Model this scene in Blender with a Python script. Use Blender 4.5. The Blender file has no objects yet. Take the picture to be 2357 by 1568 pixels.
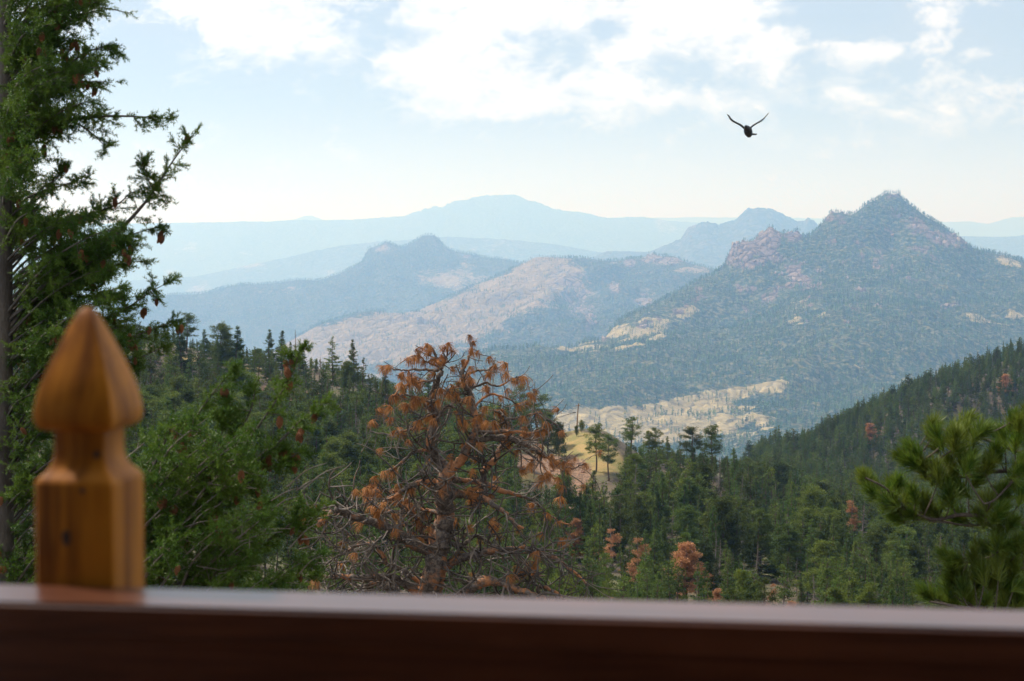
import bpy, math, random
import numpy as np
from mathutils import Vector, Matrix, Quaternion
rnd = random.Random(7)
rng = np.random.default_rng(11)
scene = bpy.context.scene
R = math.radians

# ------------------------------------------------------------------ camera
FPX = 3928.0                      # focal length in pixels of a 2357 px wide frame
PITCH = R(3.55)
cam_d = bpy.data.cameras.new('camera'); cam = bpy.data.objects.new('camera', cam_d)
scene.collection.objects.link(cam); scene.camera = cam
cam_d.sensor_width = 36.0; cam_d.lens = 36.0 * FPX / 2357.0
cam_d.clip_start = 0.05; cam_d.clip_end = 200000
cam.location = (0, 0, 0); cam.rotation_euler = (math.pi/2 - PITCH, 0, 0)
cam_d.dof.use_dof = True; cam_d.dof.focus_distance = 60.0; cam_d.dof.aperture_fstop = 6.3
cam_d.dof.aperture_blades = 9

# ------------------------------------------------------------------ light
SUN_EL, SUN_AZ = 50.0, -62.0      # azimuth measured to the right of the view
sun_d = bpy.data.lights.new('sun', 'SUN'); sun = bpy.data.objects.new('sun', sun_d)
scene.collection.objects.link(sun)
sun_d.energy = 5.0; sun_d.angle = R(3); sun_d.color = (1.0, 0.95, 0.87)
sdir = Vector((math.sin(R(SUN_AZ))*math.cos(R(SUN_EL)), math.cos(R(SUN_AZ))*math.cos(R(SUN_EL)), math.sin(R(SUN_EL))))
sun.rotation_euler = (-sdir).to_track_quat('-Z', 'Y').to_euler()
scene.view_settings.view_transform = 'Standard'; scene.view_settings.look = 'None'
scene.view_settings.exposure = 0.27; scene.view_settings.gamma = 1.0
scene.view_settings.use_curve_mapping = False
scene.render.engine = 'CYCLES'
scene.cycles.use_denoising = True
try: scene.cycles.denoiser = 'OPENIMAGEDENOISE'
except Exception: pass
scene.cycles.max_bounces = 6; scene.cycles.diffuse_bounces = 2; scene.cycles.glossy_bounces = 2
scene.cycles.transmission_bounces = 2; scene.cycles.volume_bounces = 1
scene.cycles.transparent_max_bounces = 4

# ------------------------------------------------------------------ node helpers
class NT:
    def __init__(s, tree): s.t = tree; tree.nodes.clear()
    def n(s, typ, **kw):
        nd = s.t.nodes.new(typ)
        for k, v in kw.items():
            if k.startswith('i_'):
                key = k[2:].replace('_', ' ')
                nd.inputs[key].default_value = v
            else: setattr(nd, k, v)
        return nd
    def l(s, a, b): s.t.links.new(a, b)
    def m(s, op, a, b=None, c=None, clamp=False):
        nd = s.t.nodes.new('ShaderNodeMath'); nd.operation = op; nd.use_clamp = clamp
        for i, v in enumerate((a, b, c)):
            if v is None: continue
            if hasattr(v, 'is_linked'): s.l(v, nd.inputs[i])
            else: nd.inputs[i].default_value = v
        return nd.outputs[0]
    def ss(s, v, a, b):              # smoothstep
        nd = s.t.nodes.new('ShaderNodeMapRange'); nd.interpolation_type = 'SMOOTHSTEP'
        s.l(v, nd.inputs['Value']); nd.inputs['From Min'].default_value = a; nd.inputs['From Max'].default_value = b
        return nd.outputs[0]
    def mix(s, f, a, b):
        nd = s.t.nodes.new('ShaderNodeMix'); nd.data_type = 'RGBA'
        for sock, v in ((nd.inputs[0], f), (nd.inputs[6], a), (nd.inputs[7], b)):
            if hasattr(v, 'is_linked'): s.l(v, sock)
            elif isinstance(v, (int, float)): sock.default_value = v
            else: sock.default_value = (*v, 1)
        return nd.outputs[2]
    def noise(s, vec, scale, detail=4, rough=.55, dist=0, w=None):
        nd = s.t.nodes.new('ShaderNodeTexNoise')
        if vec is not None: s.l(vec, nd.inputs['Vector'])
        nd.inputs['Scale'].default_value = scale; nd.inputs['Detail'].default_value = detail
        nd.inputs['Roughness'].default_value = rough; nd.inputs['Distortion'].default_value = dist
        return nd.outputs['Fac']

# ------------------------------------------------------------------ sky
world = bpy.data.worlds.new('World'); scene.world = world; world.use_nodes = True
w = NT(world.node_tree)
out = w.n('ShaderNodeOutputWorld'); bg = w.n('ShaderNodeBackground'); w.l(bg.outputs[0], out.inputs[0])
SKY_STRENGTH = 0.1
bg.inputs['Strength'].default_value = SKY_STRENGTH
sky = w.n('ShaderNodeTexSky', sky_type='NISHITA', sun_disc=False, sun_elevation=R(SUN_EL), sun_rotation=R(SUN_AZ),
          altitude=2400, air_density=1.0, dust_density=2.0, ozone_density=1.0)
tc = w.n('ShaderNodeTexCoord'); sep = w.n('ShaderNodeSeparateXYZ'); w.l(tc.outputs['Generated'], sep.inputs[0])
az = w.m('ARCTAN2', sep.outputs[0], sep.outputs[1]); el = w.m('ARCSINE', sep.outputs[2])
# cloud coordinates: flattened with elevation as layers seen in perspective
comb = w.n('ShaderNodeCombineXYZ'); w.l(az, comb.inputs[0]); w.l(w.m('MULTIPLY', el, 1.5), comb.inputs[1])
nz = w.noise(comb.outputs[0], 24, 10, .60, .35)
nzf = w.noise(comb.outputs[0], 95, 7, .65, .3)
comb2 = w.n('ShaderNodeCombineXYZ'); w.l(az, comb2.inputs[0]); w.l(w.m('MULTIPLY', el, 3.4), comb2.inputs[1])
nlow = w.noise(comb2.outputs[0], 6, 7, .55, .3)
A_ = lambda px: (px-1178.5)/FPX
E_ = lambda py: (540-py)/FPX
blobs = [(480,10,90,50,1),(550,70,75,60,1),(640,110,80,55,1),(720,80,60,50,.9),(780,120,50,40,.7),
 (1080,60,150,75,1.2),(1000,150,110,60,.9),(1280,20,220,55,1.1),(1480,110,120,60,1),(1640,50,150,65,1.2),
 (1700,140,130,40,1),(1230,200,260,45,.9),(1420,250,230,40,.7),(1090,260,140,35,.7),(1650,230,150,30,.6),(1850,330,180,25,.5),(2120,230,90,40,.5),(950,30,60,40,.6),(700,10,200,30,.5),(2000,130,150,28,1),(2130,80,50,60,1),
 (2230,140,50,20,.8),(1900,240,230,60,.7),(2080,300,130,60,.5),(1400,130,90,18,.5),(1300,-120,500,70,.9),(300,-60,300,60,.5),
 (1400,75,50,26,-1.3),(1950,60,100,48,-1.5),(2280,90,120,48,-1.2),(1760,62,26,16,-1.0),(380,190,200,90,-.6),(880,90,60,120,-.5)]
acc = None
for (bx, by, rx, ry, wt) in blobs:
    dx = w.m('MULTIPLY', w.m('SUBTRACT', az, A_(bx)), FPX/rx); dy = w.m('MULTIPLY', w.m('SUBTRACT', el, E_(by)), FPX/ry)
    g = w.m('MULTIPLY', w.m('EXPONENT', w.m('MULTIPLY', w.m('ADD', w.m('MULTIPLY', dx, dx), w.m('MULTIPLY', dy, dy)), -1.0)), wt)
    acc = g if acc is None else w.m('ADD', acc, g)
d = w.m('ADD', w.m('MULTIPLY', w.m('SUBTRACT', nz, .5), 4.2), w.m('MULTIPLY', w.m('SUBTRACT', nzf, .5), 1.8))
d = w.m('ADD', d, w.m('MULTIPLY', acc, .95))
# generic cloud cover elsewhere in the sky
cover = w.m('MULTIPLY', w.ss(el, .18, .5), .55)
d = w.m('ADD', d, cover); d = w.m('ADD', d, w.m('MULTIPLY', w.ss(el, .045, .11), .34))
puff = w.m('MULTIPLY', w.ss(d, .18, .98), w.m('MULTIPLY_ADD', nlow, .7, .55), clamp=True)
veil = w.ss(w.m('ADD', nlow, w.m('MULTIPLY', acc, .12)), .36, .62)
skyc = w.mix(w.m('MULTIPLY_ADD', veil, .18, .80), sky.outputs[0], (4.7, 5.5, 6.6))
lowband = w.m('SUBTRACT', 1.0, w.ss(el, -.02, .085))
skyc = w.mix(w.m('MULTIPLY', lowband, .85), skyc, (8.9, 8.75, 9.1))
core = w.ss(d, .75, 1.75)
cloudc = w.mix(core, w.mix(w.ss(nlow, .4, .6), (6.2, 6.8, 7.6), (8.4, 8.5, 8.8)), (10.2, 10.1, 10.1))
final = w.mix(puff, skyc, cloudc)
w.l(final, bg.inputs['Color'])

# ------------------------------------------------------------------ projection helpers (photo pixel -> point at distance Y)
CPI, SPI = math.cos(PITCH), math.sin(PITCH)
def P(px, py, Y):
    px = np.asarray(px, float); py = np.asarray(py, float)
    u = (px-1178.5)/FPX; v = (784-py)/FPX
    y = CPI + v*SPI; z = -SPI + v*CPI
    s = Y/y
    return np.stack(np.broadcast_arrays(u*s, Y+0*s, z*s), -1)
def proj(p):
    p = np.asarray(p, float)
    dep = p[..., 1]*CPI - p[..., 2]*SPI; up = p[..., 1]*SPI + p[..., 2]*CPI
    return 1178.5 + FPX*p[..., 0]/dep, 784 - FPX*up/dep

# ------------------------------------------------------------------ numpy noise
_perm = rng.permutation(4096)
def vnoise(x, y):
    xi = np.floor(x).astype(int); yi = np.floor(y).astype(int); xf = x-xi; yf = y-yi
    h = lambda a, b: _perm[(_perm[a & 4095] + b*57) & 4095]/4095.0
    s = xf*xf*(3-2*xf); t = yf*yf*(3-2*yf)
    return (h(xi, yi)*(1-s)+h(xi+1, yi)*s)*(1-t)+(h(xi, yi+1)*(1-s)+h(xi+1, yi+1)*s)*t - .5
def fbm(x, y, o=4, g=.5):
    r = 0; a = 1
    for i in range(o):
        r = r + a*vnoise(x+17.3*i, y+5.7*i); x = x*2.03; y = y*2.03; a *= g
    return r
def ridged(x, y, o=4):
    r = 0; a = 1
    for i in range(o):
        r = r + a*(.5-abs(vnoise(x+31*i, y+3*i))*2); x = x*2.1; y = y*2.1; a *= .5
    return r

# ------------------------------------------------------------------ mesh helpers
COL = scene.collection
def make_mesh(name, V, faces, mats, smooth=False, midx=None):
    me = bpy.data.meshes.new(name)
    V = np.asarray(V, np.float32).reshape(-1, 3)
    faces = [np.asarray(f, np.int32) for f in faces if len(f)]
    me.vertices.add(len(V)); me.vertices.foreach_set('co', V.ravel())
    tot = np.concatenate([np.full(len(f), f.shape[1], np.int32) for f in faces])
    idx = np.concatenate([f.ravel() for f in faces])
    me.loops.add(len(idx)); me.loops.foreach_set('vertex_index', idx)
    me.polygons.add(len(tot))
    me.polygons.foreach_set('loop_start', np.concatenate([[0], np.cumsum(tot)[:-1]]).astype(np.int32))
    me.polygons.foreach_set('use_smooth', np.full(len(tot), smooth))
    for m in (mats if isinstance(mats, (list, tuple)) else [mats]): me.materials.append(m)
    if midx is not None: me.polygons.foreach_set('material_index', np.asarray(midx, np.int32))
    me.update(calc_edges=True)
    return me
class Geo:
    def __init__(s): s.V = []; s.F = {}; s.n = 0
    def add(s, V, F):
        V = np.asarray(V, float).reshape(-1, 3); F = np.asarray(F)
        s.F.setdefault(F.shape[1], []).append(F + s.n); s.V.append(V); s.n += len(V)
    def faces(s): return [np.concatenate(v) for v in s.F.values()]
    def mesh(s, name, mat, smooth=False): return make_mesh(name, np.concatenate(s.V), s.faces(), mat, smooth)
def obj(name, me, parent=None, loc=None, **props):
    o = bpy.data.objects.new(name, me); COL.objects.link(o)
    if parent: o.parent = parent
    if loc is not None: o.location = loc
    for k, v in props.items(): o[k] = v
    return o
def empty(name, loc, label, cat, group=None):
    o = bpy.data.objects.new(name, None); COL.objects.link(o); o.location = loc
    o['label'] = label; o['category'] = cat
    if group: o['group'] = group
    return o
def tube(pts, rad, k=6, cap=True):
    pts = np.asarray(pts, float); n = len(pts); rad = np.broadcast_to(np.asarray(rad, float), (n,))
    t = np.gradient(pts, axis=0); t /= np.linalg.norm(t, axis=1, keepdims=True)+1e-9
    ref = np.array([0.31, .23, .92]) if abs(t[:, 2]).mean() < .8 else np.array([.95, .3, .05])
    a = np.cross(t, ref); a /= np.linalg.norm(a, axis=1, keepdims=True)+1e-9
    b = np.cross(t, a)
    th = np.arange(k)*2*math.pi/k
    V = pts[:, None]+rad[:, None, None]*(a[:, None]*np.cos(th)[None, :, None]+b[:, None]*np.sin(th)[None, :, None])
    i = np.arange(n-1)[:, None]*k; j = np.arange(k)[None]; j2 = (j+1) % k
    F = np.stack([i+j, i+j2, i+k+j2, i+k+j], -1).reshape(-1, 4)
    return V.reshape(-1, 3), F
def smooth_line(pts, n=8, closed=False):
    pts = np.asarray(pts, float); m = len(pts)
    if m < 3:
        t = np.linspace(0, 1, n+1)[:, None]; return pts[0]*(1-t)+pts[-1]*t
    q = np.vstack([2*pts[0]-pts[1], pts, 2*pts[-1]-pts[-2]]); outp = []
    for i in range(m-1):
        p0, p1, p2, p3 = q[i:i+4]
        for t in np.linspace(0, 1, n, endpoint=False):
            outp.append(.5*((2*p1)+(-p0+p2)*t+(2*p0-5*p1+4*p2-p3)*t*t+(-p0+3*p1-3*p2+p3)*t**3))
    outp.append(pts[-1]); return np.array(outp)
def norm(v): return v/(np.linalg.norm(v, axis=-1, keepdims=True)+1e-9)
def blades(g, O, D, L, W):
    """diamond shaped blades from O along D"""
    D = norm(D); S = norm(np.cross(D, rng.normal(size=D.shape)*.6+[0, 0, .9]))
    L = np.broadcast_to(L, (len(O),))[:, None]; W = np.broadcast_to(W, (len(O),))[:, None]
    V = np.stack([O, O+D*L*.45+S*W*.5, O+D*L, O+D*L*.45-S*W*.5], 1)
    g.add(V.reshape(-1, 3), np.arange(len(O)*4).reshape(-1, 4))

# ------------------------------------------------------------------ materials
def mat_new(name):
    m = bpy.data.materials.new(name); m.use_nodes = True; t = NT(m.node_tree)
    o = t.n('ShaderNodeOutputMaterial'); b = t.n('ShaderNodeBsdfPrincipled'); t.l(b.outputs[0], o.inputs[0])
    b.inputs['Roughness'].default_value = .85
    return m, t, b, o
def foliage_mat(name, c1, c2, c3, nscale=.8, transl=.14, gloss=.12, rough=.6, var=1.0):
    m, t, b, o = mat_new(name)
    tc = t.n('ShaderNodeTexCoord'); oi = t.n('ShaderNodeObjectInfo')
    n1 = t.noise(tc.outputs['Object'], nscale, 3)
    r = oi.outputs['Random']
    c = t.mix(t.ss(n1, .35, .65), c1, c2)
    c = t.mix(t.m('MULTIPLY', t.ss(r, .3, 1.0), .8*var), c, c3)
    hv = t.n('ShaderNodeHueSaturation'); t.l(c, hv.inputs['Color'])
    r2 = t.m('FRACT', t.m('MULTIPLY', r, 7.31))
    t.l(t.m('MULTIPLY_ADD', r2, 1.0*var, 1-.45*var), hv.inputs['Value'])
    t.l(hv.outputs[0], b.inputs['Base Color'])
    b.inputs['Roughness'].default_value = rough; b.inputs['Specular IOR Level'].default_value = gloss
    tr = t.n('ShaderNodeBsdfTranslucent'); t.l(hv.outputs[0], tr.inputs[0])
    mx = t.n('ShaderNodeMixShader'); mx.inputs[0].default_value = transl
    t.l(b.outputs[0], mx.inputs[1]); t.l(tr.outputs[0], mx.inputs[2]); t.l(mx.outputs[0], o.inputs[0])
    return m
def bark_mat(name, c1, c2, scale=3.0, lo=.4, hi=.6, stretch=.35):
    m, t, b, o = mat_new(name)
    tc = t.n('ShaderNodeTexCoord'); mp = t.n('ShaderNodeMapping'); t.l(tc.outputs['Object'], mp.inputs[0])
    mp.inputs['Scale'].default_value = (1, 1, stretch)
    n1 = t.noise(mp.outputs[0], scale, 6, .65); n2 = t.noise(mp.outputs[0], scale*9, 4, .7)
    c = t.mix(t.ss(n1, lo, hi), c1, c2)
    hv = t.n('ShaderNodeHueSaturation'); t.l(c, hv.inputs['Color']); t.l(t.m('MULTIPLY_ADD', n2, 1.3, .35), hv.inputs['Value'])
    t.l(hv.outputs[0], b.inputs['Base Color'])
    bp = t.n('ShaderNodeBump'); bp.inputs['Strength'].default_value = .6; bp.inputs['Distance'].default_value = .02
    t.l(n2, bp.inputs['Height']); t.l(bp.outputs[0], b.inputs['Normal'])
    return m
M_FIR = foliage_mat('fir_foliage', (.042, .080, .012), (.070, .112, .017), (.105, .128, .024), .5, .3)
M_PINE = foliage_mat('pine_foliage', (.060, .086, .012), (.105, .128, .019), (.058, .092, .019), .5, .3)
M_RUST = foliage_mat('rusty_foliage', (.44, .22, .10), (.32, .15, .065), (.38, .21, .11), 1.5, .2, var=.4)
M_BARK = bark_mat('pine_bark', (.07, .045, .03), (.13, .075, .05), .8)
M_SNAG = bark_mat('grey_dead_wood', (.20, .16, .13), (.13, .10, .08), 1.2)
M_FARTREE = foliage_mat('far_tree_foliage', (.036, .095, .018), (.062, .128, .028), (.14, .18, .05), .2, .15, var=1.25)
M_FARSNAG = foliage_mat('burned_trunk', (.16, .12, .10), (.12, .09, .08), (.2, .16, .13), .2, 0)

# ------------------------------------------------------------------ heightfields
class Field:
    def __init__(s, ctrl, ky=6.0, c=.08, noise=None, xs=200.0):
        ctrl = np.array(ctrl, float); s.ky = ky; s.c = c; s.xs = xs; s.nf = noise
        p = P(ctrl[:, 0], ctrl[:, 1], ctrl[:, 2]); s.fit(p)
    def fit(s, p):
        s.X = s.coord(p[:, 0]/p[:, 1], p[:, 1]); q = p[:, 2]/p[:, 1]
        D = np.linalg.norm(s.X[:, None]-s.X[None], axis=-1)
        K = -np.sqrt(D*D+s.c**2); n = len(q)
        A = np.zeros((n+3, n+3)); A[:n, :n] = K-1e-6*np.eye(n); A[:n, n] = 1; A[:n, n+1:] = s.X; A[n:, :n] = A[:n, n:].T
        s.w = np.linalg.solve(A, np.concatenate([q, [0, 0, 0]]))
    def coord(s, a, Y): return np.stack([a*FPX/s.xs, np.log(Y)*s.ky], -1)
    def __call__(s, a, Y, nz=True):
        a = np.asarray(a, float); Y = np.asarray(Y, float); a, Y = np.broadcast_arrays(a, Y)
        sh = a.shape; X = s.coord(a.ravel(), Y.ravel()); o = np.empty(len(X)); n = len(s.X)
        for i in range(0, len(X), 20000):
            x = X[i:i+20000]; D = np.sqrt(((x[:, None]-s.X[None])**2).sum(-1)+s.c**2)
            o[i:i+20000] = -D@s.w[:n]+s.w[n]+x@s.w[n+1:]
        z = o.reshape(sh)*Y
        if nz and s.nf is not None: z = z+s.nf(a*Y, Y)
        return z
def sheet(name, f, px0, px1, nx, Y0, Y1, ny, mat, attrs=None, power=1.0):
    a = A_(np.linspace(px0, px1, nx)); t = np.linspace(0, 1, ny)**power
    Y = np.exp(np.log(Y0)+(np.log(Y1)-np.log(Y0))*t)
    A, YY = np.meshgrid(a, Y); Z = f(A, YY)
    V = np.stack([A*YY, YY, Z], -1).reshape(-1, 3)
    i = np.arange(ny-1)[:, None]*nx; j = np.arange(nx-1)[None]
    F = np.stack([i+j, i+j+1, i+nx+j+1, i+nx+j], -1).reshape(-1, 4)
    me = make_mesh(name, V, [F], mat, True)
    if attrs:
        for k, fn in attrs.items():
            at = me.attributes.new(k, 'FLOAT', 'POINT'); at.data.foreach_set('value', np.clip(fn(V), 0, 1).astype(np.float32).ravel())
    return obj(name, me, kind='structure')
def gauss_mask(px, py, lst):
    m = 0
    for (cx, cy, rx, ry, wt, *ang) in lst:
        th = R(ang[0]) if ang else 0; dx = px-cx; dy = py-cy
        u = dx*math.cos(th)+dy*math.sin(th); v = -dx*math.sin(th)+dy*math.cos(th)
        m = m+wt*np.exp(-(u/rx)**2-(v/ry)**2)
    return m

# ---- near valley, left crest, right ridge
nearc = [(-700,700,420),(0,765,420),(200,785,420),(380,805,420),(450,824,430),(560,842,440),(640,858,440),(700,866,450),(760,882,450),(860,912,440),
 (1000,957,420),(1150,987,400),(1240,999,392),(1300,995,385),(1350,998,378),(1400,1012,374),(1440,1042,372),(1500,1072,372),(1600,1085,380),(1700,1110,400),
 (1720,1085,760),(1800,1052,760),(1900,1012,780),(2000,962,800),(2100,908,830),(2200,872,860),(2357,826,900),(2900,700,980),
 (1740,1130,560),(1900,1130,600),(2100,1080,680),(2300,1020,740),(2357,990,760),(2800,900,800),(2000,1215,460),(2300,1190,500),(1800,1205,420),(2700,1150,520),
 (1000,1210,260),(1300,1260,262),(1600,1270,275),(1900,1310,290),(2200,1320,310),(2700,1320,320),(700,1160,240),(400,1110,215),(0,1110,200),(-600,1100,200),
 (1000,1390,170),(1600,1430,190),(2200,1430,200),(2800,1430,200),(300,1370,130),(-500,1370,130),
 (1250,1105,350),(1250,1190,312),(1380,1200,312),(1350,1110,345),(600,955,375),(800,1005,355),(300,930,340),(1100,1090,340),(1500,1160,330),(1650,1180,340)]
pn = P(*np.array(nearc, float).T)
ex = []
for a in np.linspace(-.7, .7, 9):
    for Y, z in ((2.5, -3.6), (8, -4.4), (17, -6.8), (30, -10.), (60, -18.), (100, -26.)): ex.append((a*Y, Y, z))
    for Y, z in ((1500, -330), (2200, -420), (3200, -520)): ex.append((a*Y, Y, z))
for px in (-600, 0, 400, 800, 1100, 1300, 1400): 
    ex.append((A_(px)*560, 560, -110)); ex.append((A_(px)*800, 800, -200))
ex.append((A_(1520)*500, 500, -92)); ex.append((A_(1500)*800, 800, -210)); ex.append((A_(1640)*520, 520, -96)); ex.append((A_(1620)*800, 800, -170))
for px in (1800, 2000, 2200, 2400, 2800): ex.append((A_(px)*1150, 1150, -210))
def near_noise(x, y):
    return fbm(x/40, y/40, 4)*np.clip(y/60, 0, 4)*.9
near = Field.__new__(Field); near.ky = 3.0; near.c = .25; near.xs = 250.0; near.nf = near_noise
near.fit(np.vstack([pn, np.array(ex)]))
def hit_near(px, py):
    Y = np.exp(np.linspace(math.log(60), math.log(1100), 900)); p = P(px, py, Y)
    z = near(p[:, 0]/Y, Y); k = np.where(p[:, 2] <= z)[0]
    if len(k) == 0: return None
    i = k[0]; return np.array([p[i, 0], Y[i], z[i]])

def knoll_mask(V):
    px, py = proj(V); ok = (V[:, 1] > 280)
    return ok*np.clip(gauss_mask(px, py, [(1350, 1040, 85, 38, 1.3, 20), (1200, 1100, 50, 18, .8), (440, 830, 40, 14, .8), (570, 850, 60, 14, .6)]), 0, 1)
def talus_mask(V):
    px, py = proj(V); ok = (V[:, 1] > 200)
    return ok*np.clip(gauss_mask(px, py, [(1330, 1130, 40, 70, 1.2, -15), (1215, 1062, 60, 16, 1), (1290, 1085, 50, 22, .7), (640, 905, 120, 22, .8), (455, 905, 40, 25, .8), (820, 945, 20, 25, .7),
       (1660, 1140, 25, 12, .5), (2160, 965, 60, 14, .6)]), 0, 1)
def ground_material():
    m, t, b, o = mat_new('forest_floor')
    g = t.n('ShaderNodeAttribute', attribute_name='grass').outputs['Fac']; r = t.n('ShaderNodeAttribute', attribute_name='talus').outputs['Fac']
    tc = t.n('ShaderNodeTexCoord'); v = tc.outputs['Object']
    n1 = t.noise(v, .25, 6, .65); n2 = t.noise(v, 1.6, 5, .7); n3 = t.noise(v, .05, 4)
    base = t.mix(t.ss(n1, .35, .65), (.060, .040, .026), (.10, .07, .035))
    base = t.mix(t.ss(n3, .5, .65), base, (.10, .10, .035))
    gr = t.mix(t.ss(n1, .38, .62), (.30, .20, .065), (.17, .15, .040))
    gr = t.mix(t.m('MULTIPLY', t.ss(n2, .5, .7), .5), gr, (.26, .15, .06))
    ta = t.mix(t.ss(n2, .42, .58), (.24, .135, .075), (.11, .06, .036))
    c = t.mix(t.ss(t.m('ADD', g, t.m('MULTIPLY_ADD', n1, .6, -.3)), .3, .5), base, gr)
    c = t.mix(t.ss(t.m('ADD', r, t.m('MULTIPLY_ADD', n2, .6, -.3)), .3, .5), c, ta)
    t.l(c, b.inputs['Base Color'])
    bp = t.n('ShaderNodeBump'); bp.inputs['Distance'].default_value = .5; bp.inputs['Strength'].default_value = .6
    t.l(n2, bp.inputs['Height']); t.l(bp.outputs[0], b.inputs['Normal'])
    return m
M_GROUND = ground_material()
sheet('valley_ground', near, -1300, 3700, 380, 1.2, 3000, 420, M_GROUND, {'grass': knoll_mask, 'talus': talus_mask})

# ---- mountain material
def mountain_material(name, forest1, forest2, bare1, bare2, rock1, rock2, sc=1.0, tree_scale=.09):
    sc = sc/1.6
    m, t, b, o = mat_new(name)
    bare = t.n('ShaderNodeAttribute', attribute_name='bare').outputs['Fac']; rock = t.n('ShaderNodeAttribute', attribute_name='rock').outputs['Fac']
    tc = t.n('ShaderNodeTexCoord'); v = tc.outputs['Object']
    n1 = t.noise(v, .012*sc, 6, .65); n2 = t.noise(v, tree_scale*sc, 4, .7); n3 = t.noise(v, .04*sc, 6, .75, .6)
    fo = t.mix(t.ss(n1, .4, .6), forest1, forest2)
    fo = t.mix(t.m('MULTIPLY', t.ss(n2, .46, .60), .55), fo, bare1)
    ba = t.mix(t.ss(n3, .4, .62), bare1, bare2)
    vo = t.n('ShaderNodeTexVoronoi', feature='DISTANCE_TO_EDGE'); vo.inputs['Scale'].default_value = .03*sc
    mp = t.n('ShaderNodeMapping'); mp.inputs['Scale'].default_value = (1, 1, .45); t.l(v, mp.inputs[0])
    dn = t.n('ShaderNodeVectorMath', operation='ADD'); nn = t.n('ShaderNodeTexNoise'); nn.inputs['Scale'].default_value = .03*sc
    sc_ = t.n('ShaderNodeVectorMath', operation='SCALE'); t.l(nn.outputs['Color'], sc_.inputs[0]); sc_.inputs['Scale'].default_value = 25
    t.l(v, nn.inputs['Vector']); t.l(mp.outputs[0], dn.inputs[0]); t.l(sc_.outputs[0], dn.inputs[1]); t.l(dn.outputs[0], vo.inputs['Vector'])
    ro = t.mix(t.ss(n3, .35, .65), rock1, rock2)
    ro = t.mix(t.ss(vo.outputs['Distance'], .0, .12), tuple(.45*q for q in rock2), ro)
    c = t.mix(t.ss(t.m('ADD', bare, t.m('MULTIPLY_ADD', n3, 1.3, -.65)), .38, .56), fo, ba)
    c = t.mix(t.ss(t.m('ADD', rock, t.m('MULTIPLY_ADD', n3, 1.5, -.75)), .36, .52), c, ro)
    t.l(c, b.inputs['Base Color'])
    bp = t.n('ShaderNodeBump'); bp.inputs['Distance'].default_value = 26/sc; bp.inputs['Strength'].default_value = .8
    t.l(t.m('ADD', n3, t.m('MULTIPLY', t.ss(vo.outputs['Distance'], 0, .2), .35)), bp.inputs['Height']); t.l(bp.outputs[0], b.inputs['Normal'])
    b.inputs['Specular IOR Level'].default_value = .1
    return m

# ---- main mountain (far country is laid out in units of KM metres)
KM = 1.6
CR = [(1341,788,3900),(1422,740,4050),(1470,716,4150),(1512,700,4250),(1550,680,4350),(1589,659,4400),(1620,642,4450),(1656,623,4500),(1676,608,4520),(1681,580,4550),(1686,567,4560),
 (1700,560,4560),(1720,556,4570),(1736,556,4580),(1746,543,4600),(1756,535,4610),(1768,525,4620),(1778,523,4620),(1784,531,4630),(1790,543,4630),(1800,542,4640),(1806,537,4640),(1813,545,4650),(1824,539,4650),
 (1832,531,4650),(1841,537,4660),(1845,548,4660),(1856,551,4680),(1872,538,4700),(1888,523,4700),(1898,505,4710),(1908,495,4720),(1926,491,4730),(1940,494,4740),(1955,497,4750),(1971,490,4750),(1982,480,4760),(1994,472,4770),
 (2008,464,4780),(2022,459,4790),(2034,448,4800),(2044,446,4800),(2056,449,4800),(2070,447,4800),(2076,456,4800),(2090,470,4800),(2106,481,4790),(2118,490,4780),(2130,500,4780),(2146,510,4770),(2165,521,4760),(2180,530,4750),
 (2187,536,4740),(2205,546,4730),(2223,557,4720),(2230,570,4710),(2240,577,4700),(2259,579,4700),(2309,590,4680),(2357,604,4650),(2500,640,4600),(2800,700,4500)]
FI = [(2050,560,4550),(2000,620,4350),(2120,620,4300),(1900,600,4400),(1780,610,4400),(1700,640,4350),(2250,660,4300),(2050,700,3950),(1880,700,3950),(1700,720,4050),(1600,760,3950),(2200,760,3800),(2350,720,4000),
 (2050,840,3300),(1850,850,3300),(1700,850,3400),(1500,830,3550),(2250,850,3300),(2400,830,3400),(1700,950,2850),(1500,900,3000),(1300,880,3200),(1700,1060,2350),(1500,1010,2550),(1350,960,2750),(1900,950,2750),(2100,960,2700),(2400,950,2700),
 (1420,780,3900),(1300,835,3600),(1150,870,3350),(1296,797,3700),(1240,795,3650),(1150,803,3600),(1074,816,3550),(1000,850,3500),(900,900,3450),(700,960,3400),(1100,950,2900),(1250,1010,2600),(1500,1120,2100),(1700,1170,2000),(2000,1150,2000),(2400,1150,2000),(1100,1100,2200),(800,1050,2600),(2800,850,3200),(2800,1100,2100)]
pF = P(*np.array(CR+FI, float).T)
back = []
for (px, py, Y) in CR[::3]:
    z = P(px, py, Y)[2]; back += [(A_(px)*(Y+250), Y+250, z-130), (A_(px)*(Y+1200), Y+1200, z-520)]
for (px, py, Y) in ((1296,797,3700),(1240,795,3650),(1150,803,3600),(1074,816,3550),(1000,850,3500),(900,900,3450),(700,960,3400)):
    z = P(px, py, Y)[2]; back += [(A_(px)*(Y+200), Y+200, z-70), (A_(px)*(Y+1200), Y+1200, z-450)]
def crestdist(x, y):
    px = 1178.5+FPX*x/y
    Yc = np.interp(px, [700, 1240, 1300, 1400, 1600, 1900, 2050, 2400, 2800], [3400, 3650, 3750, 4000, 4420, 4710, 4800, 4650, 4500])
    return Yc-y
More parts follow.
